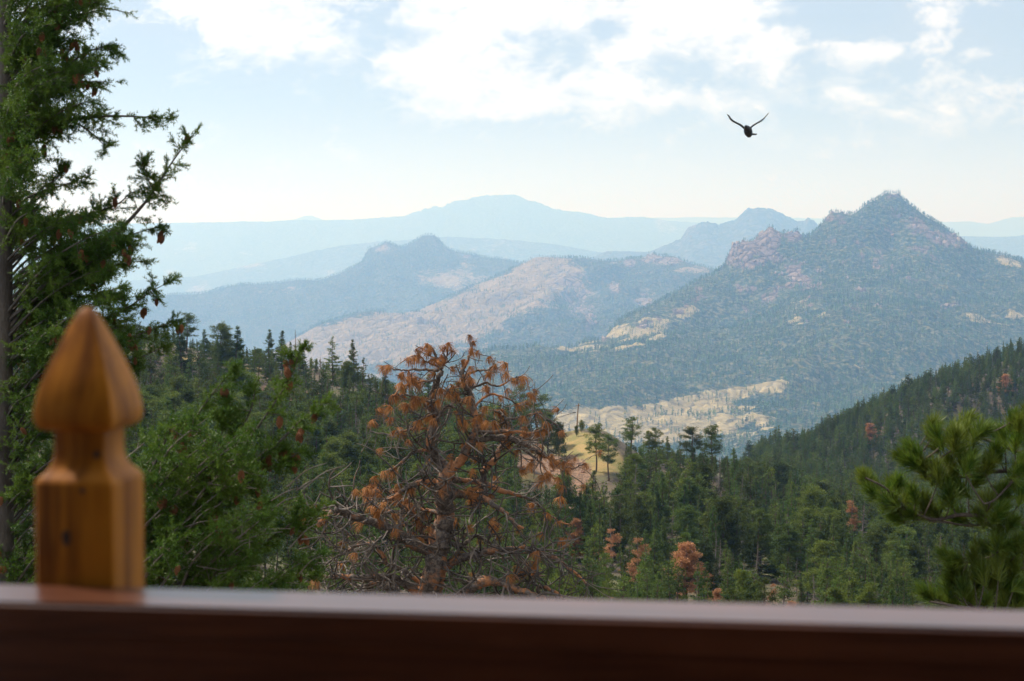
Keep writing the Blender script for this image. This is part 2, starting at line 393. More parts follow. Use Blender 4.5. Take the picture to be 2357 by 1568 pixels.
def F_noise(x, y):
    d = crestdist(x, y); k = np.clip(d/500, 0, 1)**1.2+np.clip(-d/900, 0, 1)
    u = x*.75-y*.66; v = x*.66+y*.75
    big = fbm(u/260+3, v/900, 3)*70; fine = fbm(x/60, y/60, 4, .6)*14
    crag = ridged(x/22, y/35, 3)*5
    return (big+fine)*k+crag*(1-np.clip(abs(d)/260, 0, 1))*.5
Ff = Field.__new__(Field); Ff.ky = 9.0; Ff.c = .03; Ff.xs = 160.; Ff.nf = lambda x, y: KM*F_noise(x/KM, y/KM); Ff.fit(KM*np.vstack([pF, np.array(back)]))
def spur(V):   # low frequency streaks following the spurs
    x, y = V[:, 0], V[:, 1]; u = x*.75-y*.66; v = x*.66+y*.75
    return fbm(u/70+9, v/420, 3)
def F_rock(V):
    px, py = proj(V); d = crestdist(V[:, 0], V[:, 1])
    m = gauss_mask(px, py, [(1730, 580, 50, 26, 1.6), (1700, 590, 22, 28, 1.3), (1775, 545, 24, 22, 1.3), (1830, 545, 20, 14, 1.2), (1925, 505, 30, 14, 1.2), (2055, 452, 32, 10, .7), (2100, 500, 26, 20, .45, 35),
        (2140, 540, 50, 15, 1.0, 33), (2200, 552, 40, 12, 1.0, 30), (2120, 575, 40, 10, .6, 20), (1845, 645, 32, 14, 1.1, 15), (1755, 660, 22, 8, .8), (1880, 660, 14, 10, .8), (1600, 690, 40, 14, .6, -30), (1560, 720, 20, 8, .7), (1480, 745, 50, 12, .7, -20), (1390, 780, 16, 6, 1.0), (2200, 705, 40, 7, .9), (2060, 510, 60, 30, .3)])
    n = fbm(V[:, 0]/45, V[:, 1]/45, 3); q = fbm(V[:, 0]/26+7, V[:, 1]/40, 3)
    return m*(.8+n)+np.clip((q-.20)*5, 0, 1)*.75*np.exp(-((px-1850)/420)**2-((py-640)/150)**2)
def F_bare(V):
    px, py = proj(V); n = fbm(V[:, 0]/60, V[:, 1]/60, 3); s = spur(V)
    m = gauss_mask(px, py, [(1540, 945, 190, 24, 1.3, -12), (1640, 985, 110, 26, 1.2, -8), (1400, 965, 90, 20, 1.1), (1480, 1000, 140, 20, 1.1), (1330, 980, 60, 28, 1.0), (1720, 900, 60, 7, 1.1, -15), (1500, 745, 110, 16, .75, -18), (1450, 770, 70, 14, .7), (1400, 800, 80, 14, .6),
       (1850, 720, 60, 40, .3), (2300, 730, 90, 18, .5), (2320, 600, 60, 20, .5, 20), (1950, 860, 50, 12, .35, -30), (1330, 800, 60, 8, .5)])
    return m+.8*n*(m > .15)+s*.8*(m > .5)
M_MTN = mountain_material('forested_mountainside', (.028, .060, .022), (.045, .075, .032), (.33, .26, .125), (.45, .36, .18), (.27, .19, .145), (.17, .12, .10))
sheet('mountain', Ff, 560, 2900, 640, 1700*KM, 6200*KM, 360, M_MTN, {'bare': lambda V: F_bare(V/KM), 'rock': lambda V: F_rock(V/KM)})

# ---- burned ridge
EC = [(400,1000,6000),(560,860,6000),(640,810,6000),(691,778,6000),(725,762,6050),(759,750,6100),(804,737,6200),(860,732,6300),(930,727,6400),(980,708,6500),(1029,688,6600),(1085,664,6700),(1141,643,6800),(1175,625,6850),(1204,611,6900),(1218,601,6900),
 (1231,597,6950),(1255,596,6950),(1281,598,7000),(1310,601,7000),(1344,603,7000),(1380,606,7000),(1414,608,7000),(1440,601,7000),(1447,597,7000),(1480,601,7000),(1490,590,7000),(1493,582,7000),(1496,590,7000),(1502,583,7000),(1508,579,7000),(1511,588,7000),(1518,600,7000),
 (1528,592,7000),(1545,592,7000),(1562,596,7000),(1567,606,7000),(1585,611,7000),(1611,616,6950),(1647,620,6900),(1720,650,6850),(1900,700,6800)]
EI = [(1240,640,6500),(1330,660,6400),(1450,650,6500),(1570,660,6400),(1240,700,6000),(1350,730,5900),(1480,700,6100),(1100,720,6000),(1250,780,5400),(1400,780,5400),(1100,800,5400),(950,770,5700),(850,790,5600),(950,860,5000),(1150,870,5000),(750,830,5500),(800,900,5000),(1500,820,5100),(1700,750,5700),(1300,900,4800),(600,930,5300),
      (1000,1000,4300),(1400,1000,4300),(700,1050,4300),(1800,950,4600)]
pE = P(*np.array(EC+EI, float).T); back = []
for (px, py, Y) in EC[::3]:
    z = P(px, py, Y)[2]; back += [(A_(px)*(Y+300), Y+300, z-130), (A_(px)*(Y+1500), Y+1500, z-600)]
def E_crest(x, y):
    return np.interp(1178.5+FPX*x/y, [560, 700, 1000, 1200, 1300, 1600, 1900], [6000, 6000, 6550, 6900, 7000, 6950, 6800])-y
def E_noise(x, y):
    k = np.clip(abs(E_crest(x, y))/500, 0, 1); u = x*.7-y*.7; v = x*.7+y*.7
    return (fbm(u/230, v/600, 3)*115+fbm(x/70, y/70, 4, .6)*22)*k+ridged(x/30, y/45, 3)*3*(1-k)
Ef = Field.__new__(Field); Ef.ky = 12.; Ef.c = .03; Ef.xs = 160.; Ef.nf = lambda x, y: KM*E_noise(x/KM, y/KM); Ef.fit(KM*np.vstack([pE, np.array(back)]))
def E_rock(V):
    px, py = proj(V); n = fbm(V[:, 0]/50, V[:, 1]/50, 3)
    return gauss_mask(px, py, [(1300, 640, 50, 22, .75), (1330, 700, 45, 45, .7), (1500, 596, 26, 12, 1.4), (1550, 600, 26, 10, 1.4), (1450, 605, 14, 8, 1.3), (1415, 660, 20, 16, .9, 40), (1480, 690, 24, 20, .9, 45), (1355, 745, 20, 20, 1.0, 30), (1230, 760, 30, 12, .6)])*(.75+n)
def E_bare(V):
    px, py = proj(V); n = fbm(V[:, 0]/80, V[:, 1]/80, 3)
    return gauss_mask(px, py, [(1150, 690, 190, 45, .8, -25), (850, 775, 200, 40, 1.3, -12), (1000, 760, 200, 60, .6, -20), (1240, 608, 60, 14, 1.0), (1300, 680, 90, 60, .25), (700, 790, 60, 40, 1.2), (1600, 620, 50, 12, .6), (560, 880, 120, 60, 1)])+.55*n+.08
M_BURN = mountain_material('burned_mountainside', (.035, .060, .028), (.060, .080, .038), (.25, .185, .105), (.34, .25, .145), (.33, .25, .19), (.23, .17, .14))
sheet('burned_ridge', Ef, 380, 1950, 520, 4200*KM, 8600*KM, 260, M_BURN, {'bare': lambda V: E_bare(V/KM), 'rock': lambda V: E_rock(V/KM)})

# ---- twin rock knobs behind, hazy blue
DC = [(-400,800,8200),(0,740,8300),(300,690,8400),(394,680,8500),(466,673,8500),(510,660,8500),(556,650,8500),(600,655,8600),(646,658,8600),(700,652,8600),(781,645,8800),(800,630,8900),(813,620,8900),(828,608,9000),(835,600,9000),(840,585,9000),(846,573,9000),(858,566,9000),(875,562,9000),(889,554,9000),(900,558,9000),
 (912,566,9000),(925,570,9000),(933,569,9000),(945,560,9000),(960,550,9000),(970,542,9000),(985,539,9000),(1002,541,9000),(1012,550,9000),(1024,566,9000),(1034,584,9000),(1042,591,9000),(1060,588,9000),(1074,583,9000),(1086,587,9000),(1100,595,9000),(1150,602,9000),(1190,606,9000),(1300,612,9000),(1500,640,9000),(1800,700,9000)]
DI = [(500,740,7800),(700,720,7800),(900,660,8200),(1000,650,8200),(1100,660,8200),(400,800,7300),(700,800,7300),(900,730,7600),(500,900,6700),(200,850,7000),(1100,740,7600),(800,870,6800),(1400,750,7600)]
pD = P(*np.array(DC+DI, float).T); back = []
for (px, py, Y) in DC[::3]:
    z = P(px, py, Y)[2]; back += [(A_(px)*(Y+350), Y+350, z-130), (A_(px)*(Y+2200), Y+2200, z-700)]
def D_noise(x, y):
    Yc = np.interp(1178.5+FPX*x/y, [0, 400, 781, 840, 1800], [8300, 8500, 8800, 9000, 9000]); k = np.clip(abs(Yc-y)/600, 0, 1)
    return (fbm(x/350+3, y/500, 3)*90+fbm(x/80, y/80, 3)*18)*k+(ridged(x/16, y/40, 4)-.9)*9*(1-k)
Df = Field.__new__(Field); Df.ky = 12.; Df.c = .03; Df.xs = 160.; Df.nf = lambda x, y: KM*D_noise(x/KM, y/KM); Df.fit(KM*np.vstack([pD, np.array(back)]))
def D_rock(V):
    px, py = proj(V); n = fbm(V[:, 0]/60, V[:, 1]/60, 3)
    return gauss_mask(px, py, [(885, 575, 30, 16, .62), (1000, 560, 30, 22, .36), (1075, 590, 16, 7, .8)])*(.8+n)
def D_bare(V):
    px, py = proj(V); n = fbm(V[:, 0]/110, V[:, 1]/110, 3)
    return gauss_mask(px, py, [(1050, 640, 90, 40, .6), (700, 670, 150, 20, .3), (1100, 690, 60, 40, .5)])+.5*n
sheet('knob_ridge', Df, -420, 1850, 520, 6600*KM, 11500*KM, 200, M_BURN, {'bare': lambda V: D_bare(V/KM), 'rock': lambda V: D_rock(V/KM)})

# ---- farther ranges: one skyline each, falling towards the viewer
def far_range(name, sky, Y, front, drop, mat, amp, nx=1100, ny=56, pad=400, seed=0):
    sky = np.array(sky, float); Y *= KM; front *= KM; drop *= KM; amp *= KM
    xs = np.linspace(sky[0, 0], sky[-1, 0], nx); ys = np.interp(xs, sky[:, 0], sky[:, 1])
    jag = np.interp(xs, sky[:, 0], sky[:, 2]) if sky.shape[1] > 2 else 1.0
    zs = P(xs, ys, Y)[:, 2]
    ys = ys+fbm(xs/14+seed, xs*0+seed, 5, .65)*4.6*jag
    s = np.linspace(-1, 1, ny); a = A_(xs)
    zc = P(xs, ys, Y)[:, 2]; V = np.zeros((ny, nx, 3))
    for i, q in enumerate(s):
        YY = Y+(front*q if q < 0 else front*.6*q); x = a*YY
        k = abs(q)**.85
        j = max(0, 1-abs(q)*9); z = (zs+(zc-zs)*j)*(1-k)+(-drop)*k
        u = x*.6+YY*.5; n = ridged(u/ (front*.16)+seed, (x-YY)/(front*.3), 4)*amp*min(1, abs(q)*5)*(1-abs(q)*.5)
        V[i] = np.stack([x, YY+0*x, z+n*(.7)-amp*.35*min(1, abs(q)*5)], -1)
    i = np.arange(ny-1)[:, None]*nx; j = np.arange(nx-1)[None]
    F = np.stack([i+j, i+j+1, i+nx+j+1, i+nx+j], -1).reshape(-1, 4)
    me = make_mesh(name, V.reshape(-1, 3), [F], mat, True)
    for k in ('bare', 'rock'):
        at = me.attributes.new(k, 'FLOAT', 'POINT'); vv = V.reshape(-1, 3); n = fbm(vv[:, 0]/640+seed, vv[:, 1]/640, 4)
        at.data.foreach_set('value', np.clip(n*1.1-(.02 if k == 'bare' else .25), 0, 1).astype(np.float32))
    return obj(name, me, kind='structure')
M_FAR = mountain_material('far_mountainside', (.035, .055, .035), (.05, .07, .04), (.25, .19, .15), (.3, .23, .18), (.4, .3, .25), (.3, .22, .2), .35)
far_range('crag_peak', [(1250,640,.3),(1341,594,.3),(1395,573,.3),(1494,571,.4),(1530,556,.6),(1566,540,1),(1584,512,1.4),(1600,506,1.4),(1629,500,1.6),(1656,507,1.5),(1688,498,1.5),(1719,473,1.5),(1742,468,1.2),(1778,471,1.2),(1796,482,1.6),
  (1836,502,1.5),(1850,501,2),(1859,495,2),(1870,500,2),(1886,511,1.6),(1904,532,1),(1960,575,.6),(2100,640,.3)], 12000, 3500, 700, M_FAR, 150, seed=4)
far_range('low_range', [(-500,640,.3),(300,640,.3),(450,632,.3),(547,610,.4),(650,588,.5),(759,560,.5),(860,548,.5),(1029,537,.5),(1150,540,.4),(1260,552,.4),(1414,578,.4),(1700,620,.4),(2300,660,.3),(2900,660,.3)], 16000, 4500, 1000, M_FAR, 200, seed=9)
far_range('high_range', [(-700,520,.4),(0,512,.4),(394,505,.3),(560,500,.3),(640,500,.3),(760,497,.4),(930,489,.5),(955,480,.8),(985,470,1.5),(1005,462,2),(1018,466,2),(1045,455,1.2),(1085,445,1),(1140,438,.8),(1190,440,.8),(1220,452,.9),(1290,475,.8),(1330,479,.6),(1400,492,.4),
  (1480,492,.4),(1560,502,.4),(1660,507,.4),(1800,530,.4),(2000,560,.3),(2500,600,.3)], 22000, 5000, 1200, M_FAR, 260, seed=2)
far_range('right_range', [(1900,600,.3),(2000,570,.3),(2100,548,.3),(2170,535,.4),(2235,536,.4),(2300,539,.4),(2357,534,.5),(2500,520,.5),(2900,520,.4)], 17000, 4500, 1000, M_FAR, 200, seed=21)
far_range('horizon_plateau', [(-900,515,.3),(600,506,.3),(680,498,.4),(700,489,.3),(722,490,.3),(745,500,.4),(900,500,.3),(1500,494,.3),(1700,493,.3),(1900,496,.3),(2150,504,.4),(2230,502,.4),(2270,508,.4),(2300,500,.5),(2325,493,.5),(2357,492,.5),(2600,500,.4),(3100,505,.4)], 30000, 6000, 1300, M_FAR, 200, seed=33)
# plain reaching the horizon, lying far below the ridges
me = make_mesh('plain', [(-98000, -20000, -2000), (98000, -20000, -2000), (98000, 88000, -2000), (-98000, 88000, -2000)], [np.array([[0, 1, 2, 3]])], M_FAR)
obj('plain', me, kind='structure')

# ---- haze
hm = bpy.data.materials.new('haze_air'); hm.use_nodes = True; h = NT(hm.node_tree)
ho = h.n('ShaderNodeOutputMaterial'); pv = h.n('ShaderNodeVolumePrincipled'); h.l(pv.outputs[0], ho.inputs['Volume'])
pv.inputs['Color'].default_value = (.31, .56, 1.0, 1); pv.inputs['Density'].default_value = .90e-4
pv.inputs['Absorption Color'].default_value = (1, 1, 1, 1)
pv.inputs['Anisotropy'].default_value = 0.35
x0, x1, y0, y1, z0, z1 = -100000, 100000, -22000, 90000, -2020, 1250
hv = [(x, y, z) for x in (x0, x1) for y in (y0, y1) for z in (z0, z1)]
me = make_mesh('haze', hv, [np.array([[0, 1, 3, 2], [4, 6, 7, 5], [0, 4, 5, 1], [2, 3, 7, 6], [0, 2, 6, 4], [1, 5, 7, 3]])], hm)
obj('haze', me, kind='stuff')
# ================================================================== mid-distance tree kit (unit: metres, height 12)
def twig_tube(g, pts, r0, r1, k=4):
    pts = np.asarray(pts); V, F = tube(pts, np.linspace(r0, r1, len(pts)), k); g.add(V, F)
def make_tree(kind, seed, dens=1.0, nb=80, Lmax=2.2, H=12.0, low=.08, bl=.26, bw=.10, rounded=False):
    global rng
    keep = rng; rng = np.random.default_rng(seed)
    tr, cr = Geo(), Geo()
    lean = rng.normal(0, .012, 2); r0 = .17 if kind != 'pine' else .20
    zz = np.linspace(-.8, H*(.99 if kind != 'pine' else .95), 9)
    ax = lambda z: np.stack([lean[0]*z+.12*np.sin(z*.5+seed), lean[1]*z+.10*np.cos(z*.6+seed), z], -1)
    V, F = tube(ax(zz), r0*(1-np.clip(zz/H, 0, 1))**.8+.015, 6); tr.add(V, F)
    gaps = rng.random(7); ph = rng.random()*6
    if kind in ('fir', 'snag', 'rustfir'):
        hs = np.sort(low+(1-low-.015)*rng.random(nb)**.9)
        for i, hf in enumerate(hs):
            L = Lmax*((1-hf)**.95*1.12+.02)*rng.uniform(.62, 1.12)*(1+.18*math.sin(hf*19+ph))
            azm = rng.random()*2*math.pi; up = -.25+.75*hf+rng.normal(0, .08)
            if kind == 'snag': up = -.12+.5*hf+rng.normal(0, .12)
            b = ax(np.array(hf*H)); d = np.array([math.cos(azm), math.sin(azm), up]); t = np.linspace(0, 1, 5)[:, None]
            pts = b+d*L*t+np.array([0, 0, .22*L])*(t**2.2)*(1 if kind != 'snag' else rng.uniform(-.6, 1))-np.array([0, 0, .18*L])*t
            if kind == 'snag' or i % 3 == 0: twig_tube(tr, pts, .035*(L/2+.3), .008, 3)
            if kind == 'snag':
                for q in range(int(4+L*3)):
                    tt = rng.uniform(.25, 1); p = b+d*L*tt+np.array([0, 0, -.18*L*tt+.22*L*tt**2.2])
                    e = norm(d+rng.normal(0, .7, 3))*L*.3*rng.uniform(.4, 1); twig_tube(tr, np.array([p, p+e*.5, p+e+[0, 0, .05]]), .012, .005, 3)
                continue
            n = max(3, int((5+L*13)*dens)); tt = rng.uniform(.12, 1, n)**.8; side = norm(np.cross(d, [0, 0, 1.0]))
            wd = L*.34*(1.05-tt)*2*(rng.random(n)-.5)
            O = b+d*L*tt[:, None]+np.outer(.22*L*tt**2.2-.18*L*tt-.12*abs(wd), [0, 0, 1])+side*wd[:, None]+rng.normal(0, .05, (n, 3))
            k = 5; O = np.repeat(O, k, 0); D = norm(d)*1.0+side*np.sign(np.repeat(wd, k))[:, None]*.6+rng.normal(0, .55, O.shape)+[0, 0, .05]
            blades(cr, O+rng.normal(0, .07, O.shape), D, rng.uniform(.7, 1.25, len(O))*bl*(.55+.55*(1-hf)), bw*(.6+.5*(1-hf)))
    else:
        nl = int(nb*.42); hs = np.sort(low+(.96-low)*rng.random(nl))
        for i, hf in enumerate(hs):
            s = (hf-low)/(1-low); prof = ((math.sin(math.pi*min(1, s*.80+.22))**.6)*.95+.08) if rounded else ((1-s)**.62*min(1, s*4+.55)*1.02+.06)
            L = Lmax*prof*rng.uniform(.55, 1.2); azm = rng.random()*2*math.pi; up = rng.uniform(-.05, .45)+.5*s**2
            b = ax(np.array(hf*H)); d = norm(np.array([math.cos(azm), math.sin(azm), up]))
            t = np.linspace(0, 1, 5)[:, None]; bend = np.array([0, 0, .16*L])*t**2
            pts = b+d*L*t+bend; twig_tube(tr, pts, .05, .015, 3)
            nc = max(2, int((3+L*3.6)*dens))
            for c in range(nc):
                tc_ = rng.uniform(.35, 1.02) if c else 1.0
                cpt = b+d*L*tc_+[0, 0, .16*L*tc_**2+.1]+rng.normal(0, 1, 3)*[.34, .34, .14]*(L/2+.3)
                n = int(26*dens)+4; rr = rng.normal(0, 1, (n, 3))*[.19, .19, .12]
                O = cpt+rr; D = norm(rr+1e-3)*.8+rng.normal(0, .5, (n, 3))+[0, 0, .55]
                blades(cr, O, D, rng.uniform(.7, 1.3, n)*bl*1.0, bw*1.05)
    rng = keep
    return tr, cr
KINDS = {}
def kit(name, kind, crown_mat, trunk_mat, n, **kw):
    lst = []
    for i in range(n):
        tr, cr = make_tree(kind, hash_(name)+i*13, **kw)
        tm = tr.mesh(name+'_trunk_mesh', trunk_mat, True); cm = cr.mesh(name+'_crown_mesh', crown_mat) if cr.n else None
        lst.append((tm, cm))
    KINDS[name] = lst
def hash_(s): return sum(ord(c)*(i+3) for i, c in enumerate(s)) % 9973
kit('fir', 'fir', M_FIR, M_BARK, 5, nb=150, Lmax=2.35)
kit('slimfir', 'fir', M_FIR, M_BARK, 4, nb=150, Lmax=1.7, low=.05)
kit('openfir', 'fir', M_FIR, M_BARK, 3, nb=76, Lmax=2.8, low=.15)
kit('pine', 'pine', M_PINE, M_BARK, 4, nb=120, Lmax=2.6, low=.25)
kit('densepine', 'pine', M_PINE, M_BARK, 4, nb=190, Lmax=2.6, low=.10, rounded=True)
kit('openpine', 'pine', M_PINE, M_BARK, 4, nb=66, Lmax=2.3, low=.36, rounded=True)
kit('bush', 'pine', M_PINE, M_BARK, 2, nb=190, Lmax=4.6, low=.03, rounded=True)
kit('snag', 'snag', M_RUST, M_SNAG, 4, nb=80, Lmax=2.1, low=.12)
kit('rust', 'pine', M_RUST, M_BARK, 3, nb=190, Lmax=2.7, low=.08, bl=.28)
kit('sparserust', 'pine', M_RUST, M_SNAG, 2, nb=44, Lmax=2.2, low=.3, bl=.25)
NAMES = {'fir': 'fir_tree', 'slimfir': 'fir_tree', 'openfir': 'fir_tree', 'pine': 'pine_tree', 'densepine': 'pine_tree', 'openpine': 'pine_tree', 'bush': 'juniper_bush', 'snag': 'dead_tree', 'rust': 'dead_pine_tree', 'sparserust': 'dead_pine_tree'}
PLACED = []
def plant(kind, pos, H, label, group=None, wide=1.0, variant=None, rot=None):
    tm, cm = KINDS[kind][variant if variant is not None else rnd.randrange(len(KINDS[kind]))]
    e = empty(NAMES[kind], pos, label, 'bush' if kind == 'bush' else 'tree', group)
    s = H/12.0; e.scale = (s*wide, s*wide, s); e.rotation_euler = (0, 0, rnd.random()*6.28 if rot is None else rot)
    obj('trunk', tm, e)
    if cm: obj('crown', cm, e)
    PLACED.append((pos[0], pos[1]))
    return e
def plant_px(kind, px, top, base, label, wide=1.0, group=None, Y=None, **kw):
    p = hit_near(px, base) if Y is None else None
    if p is None:
        Y = Y or 430; a = A_(px); p = np.array([a*Y, Y, float(near(np.array([a]), np.array([float(Y)]))[0])])
    ptop = P(px, top, p[1]); H = ptop[2]-p[2]
    return plant(kind, p, max(H, 1.5), label, group, wide, **kw)
# -- single trees that stand out
T = [
 ('openpine', 431, 722, 812, 'tall open pine with bare lower trunk, leftmost against the blue ridge', 1.05),
 ('fir', 415, 752, 880, 'broad dark fir just below the tall open pine on the left crest', 1.1),
 ('fir', 472, 757, 862, 'mid green fir on the left crest right of the tall open pine', .9),
 ('densepine', 508, 745, 862, 'bushy topped pine left of the largest crest fir', .85),
 ('slimfir', 502, 772, 868, 'narrow grey green fir in front of the bushy topped pine', .9),
 ('fir', 546, 750, 888, 'largest dark fir on the left crest, spreading to the right', 1.1),
 ('densepine', 597, 803, 853, 'small rounded pine alone on the bare crest', 1.1),
 ('fir', 619, 758, 862, 'dark fir, left of a close pair on the crest', 1.0),
 ('slimfir', 651, 760, 862, 'slim pointed fir, right of a close pair on the crest', 1.2),
 ('snag', 680, 758, 862, 'grey leafless tree against the burned ridge, right of two pointed firs', 1.0),
 ('slimfir', 668, 786, 866, 'short slim fir below the grey leafless tree', 1.0),
 ('slimfir', 698, 790, 872, 'small pointed fir at the right end of the left crest group', 1.1),
 ('snag', 736, 822, 880, 'small bare shrub like dead tree beside the layered fir', 1.3),
 ('openfir', 765, 774, 884, 'tall layered fir with tiered branches before the burned slope', .95),
 ('fir', 814, 781, 900, 'tall dense fir behind a grey green one on the crest', .85),
 ('openfir', 835, 822, 915, 'grey green sparse fir leaning into the tall dense fir', .9),
 ('densepine', 800, 832, 905, 'rounded pine between the layered fir and the tall dense fir', 1.0),
 ('slimfir', 890, 852, 985, 'dark spire shaped fir left of the dead orange pine top', 1.2),
 ('fir', 985, 860, 960, 'dark fir seen through the upper twigs of the dead orange pine', 1.2),
 ('pine', 1055, 880, 975, 'pine seen through the twigs of the dead orange pine', 1.2),
 ('snag', 1136, 848, 985, 'dark leafless tree behind the dead orange pine\'s right twigs', .9),
 ('openpine', 1199, 884, 1000, 'tall open pine, left of a wide crowned pine above the saddle', 1.0),
 ('openpine', 1236, 905, 1015, 'wide crowned dark pine above the saddle', 1.5),
 ('densepine', 1262, 950, 1040, 'dark rounded pine left of the grassy knoll', 1.0),
 ('bush', 1286, 972, 1058, 'broad dark juniper at the left edge of the grassy knoll', .36),
 ('bush', 1327, 980, 1006, 'small bright green conifer on top of the grassy knoll', .45),
 ('bush', 1339, 968, 997, 'dark rounded bush behind the utility pole on the knoll', .55),
 ('openfir', 1298, 1010, 1178, 'dark tall fir standing on the slope before the grassy knoll', .62),
 ('openpine', 1372, 977, 1092, 'open pine with reddish trunk at the right edge of the knoll', .95),
 ('openpine', 1401, 1003, 1108, 'darker open pine just right of the one on the knoll edge', .95),
 ('openpine', 1453, 961, 1048, 'pine rising alone above the treeline against the pale meadow', 1.1),
 ('openpine', 1494, 993, 1062, 'shorter pine of a leaning pair against the meadow', .9),
 ('openpine', 1510, 985, 1066, 'taller pine of a leaning pair against the meadow', .9),
 ('fir', 1536, 1003, 1080, 'small fir right of the leaning pair of pines', .9),
 ('openfir', 1566, 1014, 1098, 'grey green fir left of the round topped pine', .9),
 ('openpine', 1593, 984, 1080, 'round topped dark pine above the treeline', 1.2),
 ('openpine', 1638, 980, 1092, 'tall tiered pine with separate branches, tallest of the treeline', 1.0),
 ('slimfir', 1596, 1030, 1166, 'very tall dark narrow fir under the round topped pine', 1.0),
 ('fir', 1475, 1030, 1140, 'olive rounded fir in the first row below the treeline', 1.0),
 ('fir', 1689, 1030, 1140, 'dark fir at the right end of the treeline', 1.0),
 ('snag', 1656, 1054, 1158, 'brown leafless tree below the tall tiered pine', 1.0),
 ('densepine', 1794, 1066, 1190, 'big bright olive pine below the right ridge', 1.1),
 ('fir', 1614, 1134, 1275, 'largest rounded green fir in the middle of the forest', 1.2),
 ('slimfir', 1575, 1113, 1262, 'pale green spire fir left of the largest rounded fir', 1.2),
 ('slimfir', 1740, 1139, 1240, 'green spire fir, taller one of two', 1.3),
 ('slimfir', 1758, 1149, 1240, 'green spire fir, shorter one of two', 1.2),
 ('slimfir', 1731, 1176, 1300, 'light grey green spire fir in front of two green spires', 1.4),
 ('fir', 1788, 1214, 1340, 'vivid green conical fir in the lower forest', .9),
 ('slimfir', 1438, 1155, 1250, 'pale blue green spire fir left of a rusty tree', 1.5),
 ('fir', 1525, 1188, 1305, 'mid green conical fir above the large rusty pine', .9),
 ('slimfir', 1367, 1081, 1215, 'blue green fir in front of the red talus', 1.3),
 ('rust', 1578, 1252, 1398, 'large rusty orange dead pine in the lower forest', 1.0),
 ('sparserust', 1405, 1216, 1330, 'thin rusty pine, left of the bare trunk pine', 1.0),
 ('sparserust', 1466, 1236, 1392, 'pine with long bare reddish trunk and few rusty needles', .9),
 ('rust', 1653, 1358, 1470, 'rusty pine top right above the rail, left of the middle', .8),
 ('sparserust', 1776, 1342, 1440, 'narrow rusty pine top leaning above the rail', .8),
 ('rust', 1822, 1386, 1490, 'rusty pine top barely showing above the rail', .8),
 ('rust', 1325, 1196, 1290, 'pale rusty pine top at the right side of the dead orange pine', .8),
 ('snag', 1548, 1155, 1265, 'grey bare dead fir left of a pale spire fir', 1.0),
 ('snag', 1645, 1218, 1350, 'thin grey dead tree behind a bushy grey one', .7),
 ('snag', 1657, 1240, 1362, 'bushy grey bare dead fir with many fine branches', 1.1),
 ('snag', 1743, 1246, 1350, 'pale grey dead fir in the middle of the lower forest', 1.0),
 ('snag', 1833, 1282, 1375, 'slender grey dead tree right of the vivid green fir', .8),
 ('snag', 1872, 1320, 1430, 'grey dead fir with wide branches just above the rail', 1.2),
 ('snag', 2137, 1255, 1370, 'pale grey dead tree left of the lower pine branch', 1.1),
 ('snag', 1985, 1150, 1290, 'dark grey dead tree left of the green pine bough tips', 1.1),
 ('sparserust', 1960, 1150, 1260, 'half rusty pine behind the dark grey dead tree', 1.0),
 ('openfir', 2025, 905, 950, 'tree with flat top standing proud on the right ridge line', 1.3),
 ('fir', 1926, 950, 1012, 'lone pointed fir on the lower part of the right ridge line', 1.2),
 ('fir', 2074, 888, 942, 'dark fir proud of the right ridge above its middle', 1.2),
 ('rust', 2004, 975, 1030, 'rusty dead tree on the right ridge slope', 1.2),
 ('rust', 2314, 862, 912, 'rusty dead tree high on the right ridge near the photo edge', 1.2),
]
for k, px, top, base, lab, wd in T: plant_px(k, px, top, base, lab, wd*(1.35 if base < 990 and px < 900 and k != 'snag' else (1.45 if k == 'rust' else 1.25)))

# -- the dense valley forest: nearest 300-odd as individuals, the rest one mass
def near_density(px, py, x, y):
    d = np.ones_like(px)
    d = d*(1-np.clip(gauss_mask(px, py, [(1340, 1045, 80, 42, 1.6, 20), (1320, 1130, 40, 60, 1.3, -15), (1215, 1075, 70, 26, 1.2), (640, 905, 90, 14, .6), (450, 840, 40, 14, .5), (590, 855, 50, 10, .5), (1290, 1000, 60, 20, 1.5), (2160, 965, 50, 10, .7)]), 0, 1))
    return d
def scatter(px0, px1, Y0, Y1, spacing, field, dens=None, jitter=.42):
    """jittered grid in plan, cut to the camera's wedge"""
    xm = max(abs(A_(px0)), abs(A_(px1)))*Y1
    gx = np.arange(-xm, xm, spacing); gy = np.arange(Y0, Y1, spacing); X, Y = np.meshgrid(gx, gy)
    X = X+rng.uniform(-jitter, jitter, X.shape)*spacing; Y = Y+rng.uniform(-jitter, jitter, Y.shape)*spacing
    a = X/Y; k = (a > A_(px0)) & (a < A_(px1)) & (Y > Y0) & (Y < Y1); X, Y, a = X[k], Y[k], a[k]
    Z = field(a, Y); V = np.stack([X, Y, Z], -1); px, py = proj(V)
    if dens is not None: k = rng.random(len(px)) < dens(px, py, X, Y); V, px, py = V[k], px[k], py[k]
    return V, px, py
V, px, py = scatter(-120, 2480, 90, 520, 4.2, near, near_density)
pl = np.array(PLACED)
dmin = np.array([np.min((pl[:, 0]-v[0])**2+(pl[:, 1]-v[1])**2) for v in V]); V, px, py = V[dmin > 4.5], px[dmin > 4.5], py[dmin > 4.5]
Hh = rng.normal(9.8, 2.1, len(V)).clip(4.5, 15)
small = (py < 1010) & (px < 1450); Hh = np.where(small, Hh*.8, Hh)
